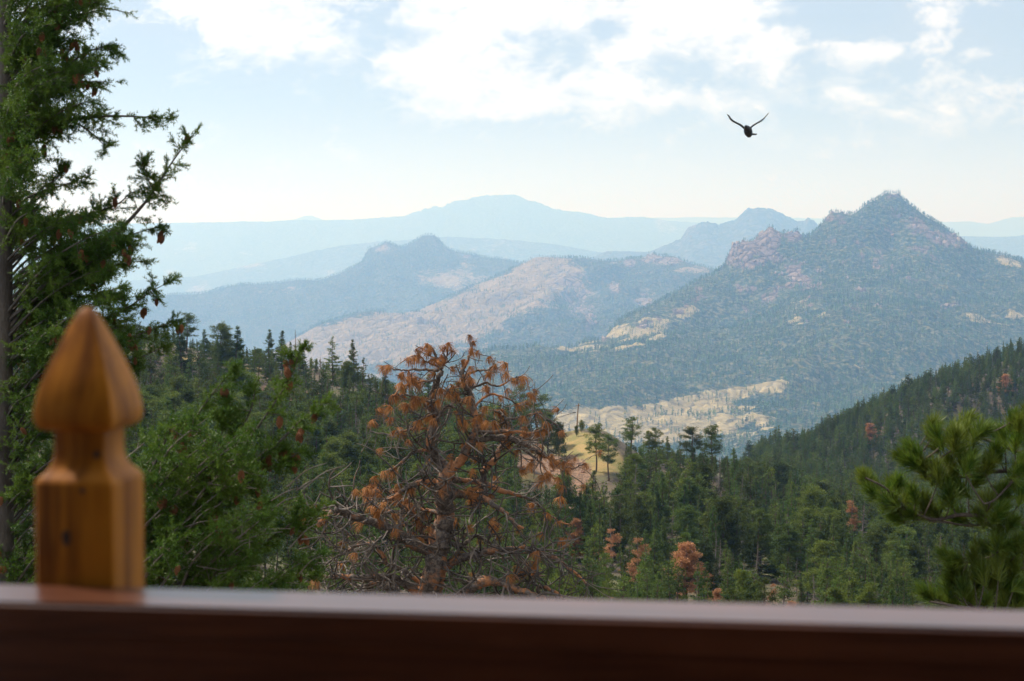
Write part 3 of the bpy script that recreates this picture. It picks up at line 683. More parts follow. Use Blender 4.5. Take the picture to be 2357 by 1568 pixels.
# keep the ones standing on the crest below the photographed tree tops
prof = np.interp(px, [-200, 380, 430, 640, 720, 780, 860, 960, 1080, 1180, 1270, 1300, 1420, 1460, 1700, 1800, 2500], [700, 745, 775, 800, 822, 838, 862, 890, 915, 925, 965, 1000, 1015, 1022, 1048, 1070, 1100])
tpx, tpy = proj(V+np.stack([0*Hh, 0*Hh, Hh], -1))
scale_ok = np.clip((py-prof)/np.maximum(py-tpy, 1), 0, 1); Hh = Hh*np.where(scale_ok < 1, np.maximum(scale_ok, .05)*rng.uniform(.75, 1.0, len(Hh)), 1)
Hh = np.minimum(Hh, V[:, 1]*.040); tp_ = proj(V+np.stack([0*Hh, 0*Hh, Hh], -1))[1]; keepm = (Hh > 2.3) & (V[:, 1] > 125) & ~((px > 1195) & (px < 1425) & (py > 1040) & (tp_ < 1105))
for k_, tx, ttop, tbase, _l, _w in T:
    if ttop < 1000 and tx < 1300: continue
    Yt = hit_near(tx, min(tbase, 1420)); Yt = 400 if Yt is None else Yt[1]
    keepm &= ~((abs(px-tx) < (18 if k_ in ('rust', 'snag', 'sparserust') else 12)) & (V[:, 1] < Yt+2) & (tp_ < tbase-(.5 if k_ in ('rust', 'snag', 'sparserust') else .7)*(tbase-ttop)))
V, px, py, Hh, tpy = V[keepm], px[keepm], py[keepm], Hh[keepm], tpy[keepm]
tpx, tpy = proj(V+np.stack([0*Hh, 0*Hh, Hh], -1))
sel = np.where((tpy < 1392) & (px > 330) & (px < 2357) & (V[:, 1] > 120))[0]
order = sel[np.argsort(-(Hh/V[:, 1])[sel])][:300]
isel = np.zeros(len(V), bool); isel[order] = True
KS = ['fir', 'slimfir', 'openfir', 'pine', 'densepine', 'openpine']; KW = [.30, .24, .10, .22, .08, .06]
KL = {'fir': 'conical fir', 'slimfir': 'spire fir', 'openfir': 'sparse fir', 'pine': 'round pine', 'densepine': 'bushy pine', 'openpine': 'open crowned pine', 'snag': 'bare dead tree'}
LAB = {'fir': 'dark green conical fir among the dense valley forest', 'slimfir': 'slender green spire fir among the dense valley forest', 'openfir': 'loose branched fir among the dense valley forest',
       'pine': 'rounded olive green pine among the dense valley forest', 'densepine': 'dense bushy pine among the valley forest', 'openpine': 'tall pine with open crown among the valley forest', 'snag': 'thin grey leafless tree among the valley forest'}
for i in order:
    k = rnd.choices(KS+['snag'], KW+[.06])[0]
    q = np.searchsorted([560, 760, 1000, 1300, 1550, 1800, 2060], px[i]); row = 'low' if V[i][1] < 205 else ('midway' if V[i][1] < 280 else 'high')
    where = ['on the left slope beyond the bushy fir', 'left of the dead orange pine', 'behind the dead orange pine\'s left half', 'behind the dead orange pine\'s right twigs', 'left of the large rusty pine', 'right of the large rusty pine', 'left of the green pine bough', 'behind the green pine bough'][q]
    size = 'short' if Hh[i] < 8 else ('tall' if Hh[i] > 11 else 'medium')
    plant(k, V[i], Hh[i]*rnd.uniform(.95, 1.1), size+' '+KL[k]+' '+row+' '+where, 'conifers of the valley forest', rnd.uniform(.95, 1.35))
# -- masses through instancing
def combo(name, tr, cr, m1, m2):
    v1 = np.concatenate(tr.V); f1 = tr.faces(); v2 = np.concatenate(cr.V) if cr.n else np.zeros((0, 3)); f2 = cr.faces() if cr.n else []
    fs = f1+[f+len(v1) for f in f2]; n1 = sum(len(f) for f in f1); n2 = sum(len(f) for f in f2)
    return make_mesh(name, np.concatenate([v1, v2]), fs, [m1, m2], False, np.r_[np.zeros(n1), np.ones(n2)])
def mass(name, V, scale, idx, meshes, wide=None, label=None, cat=None):
    coll = bpy.data.collections.new(name+'_kinds')
    for i, m in enumerate(meshes):
        o = bpy.data.objects.new('%s_%02d' % (name, i), m); coll.objects.link(o)
    me = bpy.data.meshes.new(name); me.vertices.add(len(V)); me.vertices.foreach_set('co', np.asarray(V, np.float32).ravel())
    a = me.attributes.new('idx', 'INT', 'POINT'); a.data.foreach_set('value', np.asarray(idx, np.int32))
    sc = np.asarray(scale, np.float32); wd = sc*(rng.uniform(.8, 1.25, len(sc)) if wide is None else wide)
    a = me.attributes.new('siz', 'FLOAT_VECTOR', 'POINT'); a.data.foreach_set('vector', np.stack([wd, wd, sc], -1).astype(np.float32).ravel())
    a = me.attributes.new('rot', 'FLOAT_VECTOR', 'POINT'); r = np.zeros((len(sc), 3), np.float32); r[:, 2] = rng.uniform(0, 6.28, len(sc)); r[:, :2] = rng.normal(0, .03, (len(sc), 2)); a.data.foreach_set('vector', r.ravel())
    ng = bpy.data.node_groups.new(name+'_nodes', 'GeometryNodeTree'); N = ng.nodes; Lk = ng.links
    ng.interface.new_socket('Geometry', in_out='INPUT', socket_type='NodeSocketGeometry'); ng.interface.new_socket('Geometry', in_out='OUTPUT', socket_type='NodeSocketGeometry')
    gi, go = N.new('NodeGroupInput'), N.new('NodeGroupOutput'); ip = N.new('GeometryNodeInstanceOnPoints'); ci = N.new('GeometryNodeCollectionInfo')
    ci.inputs['Collection'].default_value = coll; ci.inputs['Separate Children'].default_value = True; ci.inputs['Reset Children'].default_value = True
    def na(n, t):
        q = N.new('GeometryNodeInputNamedAttribute'); q.data_type = t; q.inputs['Name'].default_value = n
        return [x for x in q.outputs if x.enabled and x.name == 'Attribute'][0]
    ip.inputs['Pick Instance'].default_value = True
    Lk.new(gi.outputs[0], ip.inputs['Points']); Lk.new(ci.outputs[0], ip.inputs['Instance'])
    Lk.new(na('idx', 'INT'), ip.inputs['Instance Index']); Lk.new(na('siz', 'FLOAT_VECTOR'), ip.inputs['Scale'])
    er = N.new('FunctionNodeEulerToRotation'); Lk.new(na('rot', 'FLOAT_VECTOR'), er.inputs[0]); Lk.new(er.outputs[0], ip.inputs['Rotation'])
    Lk.new(ip.outputs[0], go.inputs[0])
    o = obj(name, me, kind='stuff'); md = o.modifiers.new('scatter', 'NODES'); md.node_group = ng
    if label: o['label'] = label; o['category'] = cat
    return o
mid_meshes = []
for i, (kd, kw, mt, mc) in enumerate([('fir', dict(nb=100, Lmax=2.4), M_BARK, M_FIR), ('fir', dict(nb=100, Lmax=1.8), M_BARK, M_FIR), ('fir', dict(nb=90, Lmax=2.3), M_BARK, M_FIR), ('pine', dict(nb=90, Lmax=2.5, low=.2), M_BARK, M_PINE),
       ('pine', dict(nb=110, Lmax=2.4, low=.12), M_BARK, M_PINE), ('pine', dict(nb=70, Lmax=2.6, low=.3), M_BARK, M_PINE), ('snag', dict(nb=34, Lmax=1.8), M_SNAG, M_FIR)]):
    tr, cr = make_tree(kd, 900+i*7, dens=.45, bl=.38, bw=.17, **kw); mid_meshes.append(combo('mass_tree', tr, cr, mt, mc))
rest = ~isel
idx = rng.choice(7, rest.sum(), p=[.24, .22, .2, .14, .08, .07, .05])
mass('valley_forest', V[rest], Hh[rest]/12, idx, mid_meshes, label='dense dark green conifer forest behind and between the nearer valley trees', cat='forest')
V2, px, py = scatter(1640, 2500, 520, 1060, 4.3, near, lambda px, py, x, y: 1-np.clip(gauss_mask(px, py, [(2160, 965, 50, 10, .75)]), 0, 1))
H2 = rng.normal(8.2, 1.5, len(V2)).clip(4, 12)
k = py < 1240; V2, H2 = V2[k], H2[k]
mass('ridge_forest', V2, H2/12, rng.choice(7, len(V2), p=[.24, .2, .2, .16, .12, .04, .04]), mid_meshes, label='dark green conifer forest covering the right hand ridge', cat='forest')
V3, px, py = scatter(-200, 1640, 460, 700, 7, near)
mass('backslope_forest', V3, rng.uniform(4, 7, len(V3))/12, rng.choice(7, len(V3)), mid_meshes)
bpy.data.objects['backslope_forest']['label'] = 'conifer tops behind the left crest'; bpy.data.objects['backslope_forest']['category'] = 'forest'
# far trees
def far_tree(seed, kind):
    r = np.random.default_rng(seed); g = Geo()
    if kind == 'snag':
        V, F = tube(np.array([[0, 0, -1], [0, 0, 6], [.1, .1, 12]]), np.array([.22, .16, .03]), 3); g.add(V, F)
        for q in range(4):
            a = r.random()*6.28; z = r.uniform(4, 10); O = np.array([0, 0, z]); e = np.array([math.cos(a), math.sin(a), .3])*1.2
            V, F = tube(np.array([O, O+e]), .07, 3); g.add(V, F)
        return g.mesh('far_snag', M_FARSNAG)
    V, F = tube(np.array([[0, 0, -1.5], [0, 0, 9]]), np.array([.2, .1]), 3); g.add(V, F)
    n = 34 if kind == 'fir' else 30; O = []; D = []
    for i in range(n):
        a = r.random()*6.28
        if kind == 'fir': h = 1.2+10.3*(i/n); L = 2.5*(1-h/12.4)**.75+.25; O.append([0, 0, h+.5]); D.append([math.cos(a)*L, math.sin(a)*L, -.15*L+(.8 if h > 10 else 0)])
        else:
            h = 4.2+7*r.random(); L = 2.2*math.sqrt(max(.1, 1-((h-7.5)/4.6)**2)); O.append([0, 0, h-.3]); D.append([math.cos(a)*L, math.sin(a)*L, .5])
    O = np.array(O, float); D = np.array(D, float); L = np.linalg.norm(D, axis=1)
    blades(g, O, D, L*1.05, L*.35+.7)
    g.add(np.array([[0, .5, 10], [.45, -.3, 10], [-.45, -.3, 10], [0, 0, 12.4]]), np.array([[0, 1, 3], [1, 2, 3], [2, 0, 3]]))
    return g.mesh('far_conifer', M_FARTREE)
far_meshes = [far_tree(1, 'fir'), far_tree(2, 'fir'), far_tree(3, 'fir'), far_tree(4, 'pine'), far_tree(5, 'pine'), far_tree(6, 'snag')]
def dens_from(bare, rock, lo=.06, clump=1.0):
    def f(px, py, x, y):
        V = np.stack([x, y, 0*x], -1)
        # use the true surface for masks
        V[:, 2] = f.field(x/y, y); b = bare(V); r = rock(V)
        n = fbm(x/55, y/55, 3)*clump
        return np.clip(.86+n*2.0-np.clip((b-.42)*3.2, 0, .93-lo)-np.clip((r-.35)*3.5, 0, .95), 0, 1)
    return f
fd = dens_from(lambda V: F_bare(V/KM), lambda V: F_rock(V/KM)); fd.field = Ff
V4, px, py = scatter(600, 2420, 1900*KM, 5000*KM, 8.4*KM, Ff, fd)
bb = F_bare(V4/KM); snag = rng.random(len(V4)) < np.clip(.03+(bb-.3)*.12, .03, .2)
H4 = KM*rng.uniform(6, 13.5, len(V4)); idx = np.where(snag, 5, rng.integers(0, 5, len(V4)))
mass('mountain_forest', V4, H4/12, idx, far_meshes, label='blue green conifer forest on the rocky topped mountain', cat='forest')
ed = dens_from(lambda V: E_bare(V/KM), lambda V: E_rock(V/KM), .03); ed.field = Ef
V5, px, py = scatter(380, 1760, 4500*KM, 7200*KM, 11.5*KM, Ef, ed)
mass('burned_ridge_trees', V5, KM*rng.uniform(8, 14, len(V5))/12, rng.integers(0, 5, len(V5)), far_meshes, label='scattered hazy conifers on the burned ridge', cat='forest')
V6, px, py = scatter(380, 1500, 4500*KM, 7000*KM, 15*KM, Ef, lambda px, py, x, y: np.clip(E_bare(np.stack([x, y, Ef(x/y, y)], -1)/KM)*1.0, 0, 1))
mass('burned_trunks', V6, KM*rng.uniform(8, 15, len(V6))/12, np.full(len(V6), 5), far_meshes, label='thin burned trunks standing on the pink grass slope', cat='dead trees')
dd = dens_from(lambda V: D_bare(V/KM), lambda V: D_rock(V/KM)); dd.field = Df
V7, px, py = scatter(250, 1500, 6700*KM, 9300*KM, 13*KM, Df, dd)
mass('knob_ridge_forest', V7, KM*rng.uniform(9, 15, len(V7))/12, rng.integers(0, 5, len(V7)), far_meshes, label='hazy blue forest around the twin rock knobs', cat='forest')
print('SCATTER', len(V), len(V2), len(V4), len(V5), len(V6), len(V7))

# ---- rocks
def rock_mesh(seed, mat, sub=2, sq=(1, 1, .7)):
    import bmesh
    bm = bmesh.new(); bmesh.ops.create_icosphere(bm, subdivisions=sub, radius=1.0); r = np.random.default_rng(seed)
    pl = r.normal(size=(15, 3)); pl /= np.linalg.norm(pl, axis=1, keepdims=True); dd_ = r.uniform(.45, .85, 15)
    for v in bm.verts:
        p = np.array(v.co)
        for q, dq in zip(pl, dd_):
            s = p@q
            if s > dq: p = p-q*(s-dq)
        v.co = p*np.array(sq)*(1+r.normal(0, .03))
    me = bpy.data.meshes.new('rock'); bm.to_mesh(me); bm.free(); me.materials.append(mat); return me
def rock_mat(name, a, b_):
    m, t, b, o = mat_new(name); tc = t.n('ShaderNodeTexCoord'); oi = t.n('ShaderNodeObjectInfo')
    n = t.noise(tc.outputs['Object'], 2.5, 5, .7); c = t.mix(t.ss(n, .35, .65), a, b_)
    hv = t.n('ShaderNodeHueSaturation'); t.l(c, hv.inputs['Color']); t.l(t.m('MULTIPLY_ADD', oi.outputs['Random'], .6, .7), hv.inputs['Value']); t.l(hv.outputs[0], b.inputs['Base Color'])
    bp = t.n('ShaderNodeBump'); bp.inputs['Distance'].default_value = .15; t.l(n, bp.inputs['Height']); t.l(bp.outputs[0], b.inputs['Normal'])
    return m
M_RED = rock_mat('red_talus_rock', (.36, .21, .14), (.20, .10, .065)); M_GRAN = rock_mat('pink_granite', (.32, .23, .175), (.20, .14, .115))
reds = [rock_mesh(i, M_RED, 1) for i in range(4)]; grans = [rock_mesh(20+i, M_GRAN, 2, (1, [1.3, .8, 1, .9][i], [.8, 1.2, 1.6, 2.1][i])) for i in range(4)]
V8, px, py = scatter(380, 2200, 250, 470, 1.5, near, lambda px, py, x, y: np.clip(talus_mask(np.stack([x, y, near(x/y, y)], -1))-.25, 0, 1)*.9)
mass('talus_rocks', V8, rng.uniform(.2, .85, len(V8))**1.6, rng.integers(0, 4, len(V8)), reds, label='broken red rocks lying on the slope below the knoll', cat='rocks')
V9, px, py = scatter(1300, 2357, 3300*KM, 4900*KM, 14*KM, Ff, lambda px, py, x, y: np.clip((F_rock(np.stack([x, y, Ff(x/y, y)], -1)/KM)-.35)*.9, 0, .55))
mass('mountain_crags', V9, KM*rng.uniform(2, 8, len(V9)), rng.integers(0, 4, len(V9)), grans, label='pinkish granite crags near the mountain top', cat='rocks')
V10, px, py = scatter(1150, 1660, 5200*KM, 7050*KM, 24*KM, Ef, lambda px, py, x, y: np.clip((E_rock(np.stack([x, y, Ef(x/y, y)], -1)/KM)-.4)*.8, 0, .5))
mass('burned_ridge_crags', V10, KM*rng.uniform(3, 11, len(V10)), rng.integers(0, 4, len(V10)), grans, label='pale granite outcrops on the burned ridge', cat='rocks')
# ================================================================== utility poles, wires, fallen log
M_POLE = bark_mat('weathered_pole_wood', (.30, .17, .08), (.22, .13, .07), .6)
M_METAL, t_, b_, o_ = mat_new('grey_metal'); b_.inputs['Base Color'].default_value = (.35, .37, .38, 1); b_.inputs['Roughness'].default_value = .5
M_CABLE, t_, b_, o_ = mat_new('black_cable'); b_.inputs['Base Color'].default_value = (.03, .03, .03, 1)
def tube_mesh(name, pts, rad, k, mat):
    g = Geo(); V, F = tube(pts, rad, k); g.add(V, F)
    if True:
        n = len(V)//k; g.add(V[:k], np.array([list(range(k))])) if k in (4, 3) else None
    return g.mesh(name, mat, True)
Yp = 392.0; top = P(1331.5, 929, Yp); bot = P(1327, 985, Yp); zb = float(near(np.array([bot[0]/Yp]), np.array([Yp]))[0])
pole = empty('utility_pole', (bot[0], Yp, zb), 'leaning tan wooden utility pole behind the bush on the grassy knoll', 'utility pole')
def rel(p, o): return np.asarray(p)-np.array(o.location)
obj('pole', tube_mesh('pole', [rel((bot[0], Yp, zb-1), pole), rel((bot[0]*.5+top[0]*.5, Yp, (zb+top[2])/2), pole), rel(top, pole)], [.17, .15, .12], 8, M_POLE), pole)
q = P(1331, 934, Yp); obj('crossarm', tube_mesh('crossarm', [rel(q+[-.55, 0, 0], pole), rel(q+[.45, 0, .1], pole)], .07, 4, M_POLE), pole)
q = P(1317.5, 950.5, Yp); q2 = P(1325.5, 949.5, Yp); obj('bracket', tube_mesh('bracket', [rel(q, pole), rel((q+q2)/2, pole), rel(q2, pole)], [.1, .13, .1], 8, M_CABLE), pole)
obj('insulator', tube_mesh('insulator', [rel(P(1326.5, 949, Yp), pole), rel(P(1328.5, 948.5, Yp), pole)], [.08, .08], 8, M_METAL), pole)
a0 = P(1318, 950.5, Yp); a1 = P(1255, 959, 380); a2 = P(1000, 990, 330)
for dz in (0, -.45):
    tt = np.linspace(0, 1, 16)[:, None]; pts = a0*(1-tt)+a2*tt+np.array([0, 0, 1])*(-5.2*tt*(1-tt)+dz*tt*3+dz*.1)
    o = obj('power_cable', tube_mesh('power_cable', pts, .035, 4, M_CABLE))
    o['label'] = ('upper' if dz == 0 else 'lower')+' thin dark cable running left from the knoll utility pole'; o['category'] = 'cable'; o['group'] = 'cables from the knoll pole'
Yp = 368.0; bot = P(424, 922, Yp); top = P(422.5, 884, Yp); zb = float(near(np.array([bot[0]/Yp]), np.array([Yp]))[0]); zb = min(zb, bot[2])
pole2 = empty('utility_pole', (bot[0], Yp, zb), 'dark utility pole carrying a grey transformer among the left slope trees', 'utility pole')
obj('pole', tube_mesh('pole', [rel((bot[0], Yp, zb-1), pole2), rel(top, pole2)], [.16, .12], 8, M_BARK), pole2)
q = P(423, 886, Yp); obj('crossarm', tube_mesh('crossarm', [rel(q+[-.6, 0, 0], pole2), rel(q+[.6, 0, 0], pole2)], .07, 4, M_POLE), pole2)
q = P(421.5, 897, Yp); q2 = P(421.5, 903, Yp); obj('transformer', tube_mesh('transformer', [rel(q+[0, -.2, 0], pole2), rel(q2+[0, -.2, 0], pole2)], .19, 10, M_METAL), pole2)
Yp = 330.; g0, g1 = P(1298, 1141, 322), P(1352, 1166, 316)
def on_ground(p, dz=0): p = np.array(p); p[2] = float(near(np.array([p[0]/p[1]]), np.array([p[1]]))[0])+dz; return p
def set_tag(o, label, cat, group=None):
    o['label'] = label; o['category'] = cat
    if group: o['group'] = group
    return o
gs = [on_ground(g0*(1-t)+g1*t, .35) for t in (0, .3, .6, 1)]
set_tag(obj('fallen_log', tube_mesh('fallen_log', gs, [.28, .26, .2, .1], 8, M_SNAG)), 'dark fallen trunk lying slantwise below the red talus', 'log')
h1 = hit_near(1334, 1166); 
if h1 is not None:
    tp = P(1340, 1094, h1[1]); e = empty('bare_pole_trunk', h1, 'thin grey dead trunk without branches before the red talus', 'dead tree')
    obj('trunk', tube_mesh('trunk', [rel(h1-[0, 0, .5], e), rel((h1+tp)/2+[.1, 0, 0], e), rel(tp, e)], [.13, .1, .04], 6, M_SNAG), e)

# ================================================================== near needle work
def needles(g, O, D, L, W, k=3):
    """flat slender triangles"""
    D = norm(D); S = norm(np.cross(D, rng.normal(size=D.shape)))
    L = np.broadcast_to(L, (len(O),))[:, None]; W = np.broadcast_to(W, (len(O),))[:, None]
    V = np.stack([O-S*W*.5, O+S*W*.5, O+D*L], 1); g.add(V.reshape(-1, 3), np.arange(len(O)*3).reshape(-1, 3))
def shoot_batch(g, O, D, L, n=26, nl=.027, w=.0062):
    """many leafy shoots at once: O start, D direction, L length"""
    m = len(O); D = norm(D); t = rng.uniform(.02, 1.0, (m, n)); a = norm(np.cross(D, rng.normal(size=D.shape))); b = np.cross(D, a); th = rng.uniform(0, 6.283, (m, n))
    rad = a[:, None]*np.cos(th)[..., None]+b[:, None]*np.sin(th)[..., None]
    base = O[:, None]+D[:, None]*(L[:, None]*t)[..., None]; dr = rad*.85+D[:, None]*.6+np.array([0, 0, .18])
    needles(g, base.reshape(-1, 3), dr.reshape(-1, 3), nl*rng.uniform(.7, 1.25, m*n), w)
M_NFIR = foliage_mat('near_fir_needles', (.050, .104, .012), (.112, .175, .020), (.05, .11, .015), 3.0, .35, .2, .5, var=.2)
M_FIRBARK = bark_mat('fir_bark', (.055, .042, .034), (.10, .078, .062), 5)
M_TWIG = bark_mat('grey_twig', (.22, .18, .15), (.14, .10, .08), 8)
M_CONE, t_, b_, o_ = mat_new('cone_scales'); oi_ = t_.n('ShaderNodeObjectInfo')
t_.l(t_.mix(oi_.outputs['Random'], (.28, .105, .035), (.15, .055, .022)), b_.inputs['Base Color'])
def cone_mesh(seed):
    g = Geo(); r = np.random.default_rng(seed); L = .072; rows = 9; k = 8
    V, F = tube([[0, 0, 0], [0, 0, -.02], [0, 0, -.05], [0, 0, -L]], [.004, .010, .009, .002], 6); g.add(V, F)
    for i in range(rows):
        t = (i+.5)/rows; rr = .017*math.sin(math.pi*min(1, .16+.84*t))**.7
        for j in range(k):
            th = (j+.5*(i % 2))*2*math.pi/k+r.normal(0, .06); c, s = math.cos(th), math.sin(th); z = -t*L; w = rr*.55
            p0 = np.array([c*.004, s*.004, z+.004]); tip = np.array([c*rr*1.1, s*rr*1.1, z-.010]); sd = np.array([-s, c, 0])*w
            mid = np.array([c*rr*.95, s*rr*.95, z-.002])
            g.add([p0, mid+sd, tip, mid-sd], [[0, 1, 2, 3]])
    return g.mesh('cone', M_CONE)
CONES = [cone_mesh(i) for i in range(3)]
class Conifer:
    """big near fir: boughs given as photographed lines, side twigs and leafy shoots grown on them"""
    def __init__(s, name, label, base, Y):
        s.root = empty(name, base, label, 'tree'); s.o = np.array(base, float); s.Y = Y
        s.leaf = Geo(); s.twig = Geo(); s.tips = []; s.nb = 0
    def bough(s, line, r0=.02, side=.34, dens=1.0, mesh_part=True, hang=.25, start=.12, cones=0.0, nshoot=26, flat=.55):
        line = np.asarray(line, float); pts = smooth_line(line, 7)
        seg = np.linalg.norm(np.diff(pts, axis=0), axis=1); L = seg.sum(); cum = np.r_[0, np.cumsum(seg)]
        rad = r0*(1-cum/L)**.9+.0022
        if mesh_part:
            V, F = tube(pts-s.o, rad, 6); g = Geo(); g.add(V, F); obj('bough', g.mesh('bough', M_FIRBARK, True), s.root); s.nb += 1
        else: V, F = tube(pts-s.o, rad, 4); s.twig.add(V, F)
        n = max(3, int(L/.052*dens)); ts = np.sort(start+(1-start)*rng.random(n)); sgn = 1
        at = lambda tt: np.array([np.interp(tt*L, cum, pts[:, i]) for i in range(3)])
        O, D, LL = [], [], []
        for t in ts:
            p = at(t); d = norm(at(min(1, t+.04))-at(max(0, t-.04))); sgn = -sgn
            sd = norm(np.cross(d, [0, 0, 1.0])); 
            if np.linalg.norm(sd) < .2: sd = np.array([1., 0, 0])
            lat = norm(sd*sgn*flat+rng.normal(0, .55, 3)+[0, 0, -.05]); l = side*(1-t)**.55*rng.uniform(.35, 1.1)+.05
            dirn = norm(d*.75+lat*.8); m = max(3, int(l/.04)); q = p.copy(); line2 = [q.copy()]
            for i in range(m):
                dirn = norm(dirn+rng.normal(0, .10, 3)+[0, 0, -hang*.14]); q = q+dirn*l/m; line2.append(q.copy())
                for rep in range(3):
                    O.append(q-dirn*rng.random()*l/m); D.append(norm(dirn*.8+rng.normal(0, .55, 3)+[0, 0, -.05])); LL.append(rng.uniform(.04, .095))
            V, F = tube(np.array(line2)-s.o, np.linspace(.0035, .0015, m+1), 3); s.twig.add(V, F)
            O.append(q); D.append(dirn); LL.append(.08)
            if rng.random() < cones: s.tips.append(q if rng.random() < .5 else line2[len(line2)//2])
        for q in range(max(4, int(L*8))):
            t = 1-.3*rng.random()**2; O.append(at(t)); d = norm(pts[-1]-pts[-3]); D.append(d+rng.normal(0, .35, 3)); LL.append(.08)
        shoot_batch(s.leaf, np.array(O)-s.o, np.array(D), np.array(LL), nshoot)
    def finish(s, twig_mat):
        obj('foliage', s.leaf.mesh('foliage', M_NFIR), s.root, kind='stuff')
        obj('twigs', s.twig.mesh('twigs', twig_mat, True), s.root, kind='stuff')
        for i, p in enumerate(s.tips):
            for j in range(rnd.choice([1, 1, 2, 3])):
                c = obj('cone', CONES[rnd.randrange(3)], s.root, loc=(p-s.o)+rng.normal(0, .022, 3)*(j > 0)-[0, 0, .01])
                c.rotation_euler = (rng.normal(0, .3), rng.normal(0, .3), rng.random()*6)
                sc_ = rnd.uniform(.85, 1.15); c.scale = (sc_*1.1, sc_*1.1, sc_)
# ---- tall fir whose trunk stands at the left edge
Y1 = 14.0
fb = P(2, 2300, Y1); fb[2] = float(near(np.array([fb[0]/Y1]), np.array([Y1]))[0])
fir1 = Conifer('fir_tree', 'tall green fir with many hanging cones, its trunk at the left photo edge', fb, Y1)
g = Geo(); tl = np.array([fb-[0, 0, .5], P(6, 1500, Y1), P(8, 900, Y1), P(10, 400, Y1), P(12, -100, Y1), P(14, -600, Y1)]); tl = smooth_line(tl, 6)
V_, F_ = tube(tl-fb, np.interp(np.linspace(0, 1, len(tl)), [0, 1], [.11, .03]), 12); g.add(V_, F_); obj('trunk', g.mesh('trunk', M_FIRBARK, True), fir1.root)
def L3(pts, Y, dy=None):
    o = []
    for i, p in enumerate(pts):
        dd = dy[i] if dy is not None else 0
        o.append(P(p[0], p[1], Y+dd))
    return np.array(o)
main = [
 ([(8, 260), (70, 150), (140, 70), (215, 20), (300, 30)], .022, .26, .9, .12),
 ([(8, 180), (80, 90), (160, 10), (250, -20)], .02, .26, .9, .1),
 ([(8, 330), (60, 270), (120, 215), (190, 190), (270, 190)], .022, .26, 1.0, .14),
 ([(8, 300), (90, 230), (170, 140), (235, 110), (280, 125)], .02, .26, .9, .14),
 ([(8, 420), (50, 345), (110, 298), (180, 275), (240, 268), (300, 268), (384, 272)], .026, .22, 1.0, .06),
 ([(180, 285), (215, 310), (245, 340)], .008, .14, .9, .0),
 ([(8, 600), (50, 500), (90, 440), (130, 412), (152, 380)], .018, .17, .8, .04),
 ([(90, 445), (150, 425), (200, 412)], .010, .13, .9, .05),
 ([(8, 740), (80, 700), (150, 645), (215, 590), (300, 505), (350, 445), (400, 368), (452, 300)], .032, .24, .72, .08),
 ([(358, 452), (340, 410), (326, 372)], .006, .07, 1.1, 0),
 ([(8, 620), (100, 540), (190, 500), (270, 470), (300, 445), (330, 440)], .022, .2, 1.0, .1),
 ([(8, 680), (100, 600), (200, 560), (300, 540), (370, 520)], .02, .22, 1.1, .12),
 ([(8, 760), (90, 690), (180, 640), (260, 610), (340, 600)], .02, .22, 1.1, .1),
 ([(8, 860), (90, 790), (200, 750), (290, 710), (350, 670), (400, 645)], .02, .2, .9, .2),
 ([(8, 930), (120, 850), (220, 810), (320, 770), (405, 738)], .02, .22, .9, .25),
 ([(8, 980), (120, 900), (240, 850), (330, 820), (372, 800)], .02, .26, .9, .2),
]
for pts, r0, side, dn, cn in main:
    n = len(pts); z = rnd.uniform(-.5, .5); fir1.bough(L3(pts, Y1, np.linspace(0, z, n)), r0*.85, side, dn, True, cones=cn)
def xr(py): return np.interp(py, [-80, 40, 130, 240, 300, 340, 400, 440, 500, 560, 640, 690, 760, 830, 900, 1340], [315, 310, 300, 285, 180, 95, 90, 170, 270, 350, 300, 310, 350, 350, 330, 340])
for i in range(122):
    py = -80+1420*(i+.5)/122+rnd.uniform(-12, 12); px = xr(py)*rnd.uniform(.18, .97)-8; z = rnd.uniform(-1.1, 1.1)
    y0_ = py+px*.55+rnd.uniform(0, 60); q = rnd.uniform(.3, .6)
    fir1.bough(L3([(8, y0_), (px*.4, py+px*.28), (px*.75, py+px*.06), (px, py)], Y1, [0, z*.4, z*.8, z]), .011, .26, .7, i % 4 == 0, cones=.06, nshoot=16)
for i in range(46):
    py = rnd.choice([rnd.uniform(-60, 290), rnd.uniform(470, 660), rnd.uniform(640, 860)]); px = xr(py)*rnd.uniform(.45, 1.0)-8; z = rnd.uniform(-.9, .9)
    y0_ = py+px*.5+rnd.uniform(0, 50)
    fir1.bough(L3([(8, y0_), (px*.4, py+px*.26), (px*.75, py+px*.05), (px, py)], Y1, [0, z*.4, z*.8, z]), .011, .24, .75, False, cones=.07, nshoot=16, start=.4)
fir1.finish(M_FIRBARK)
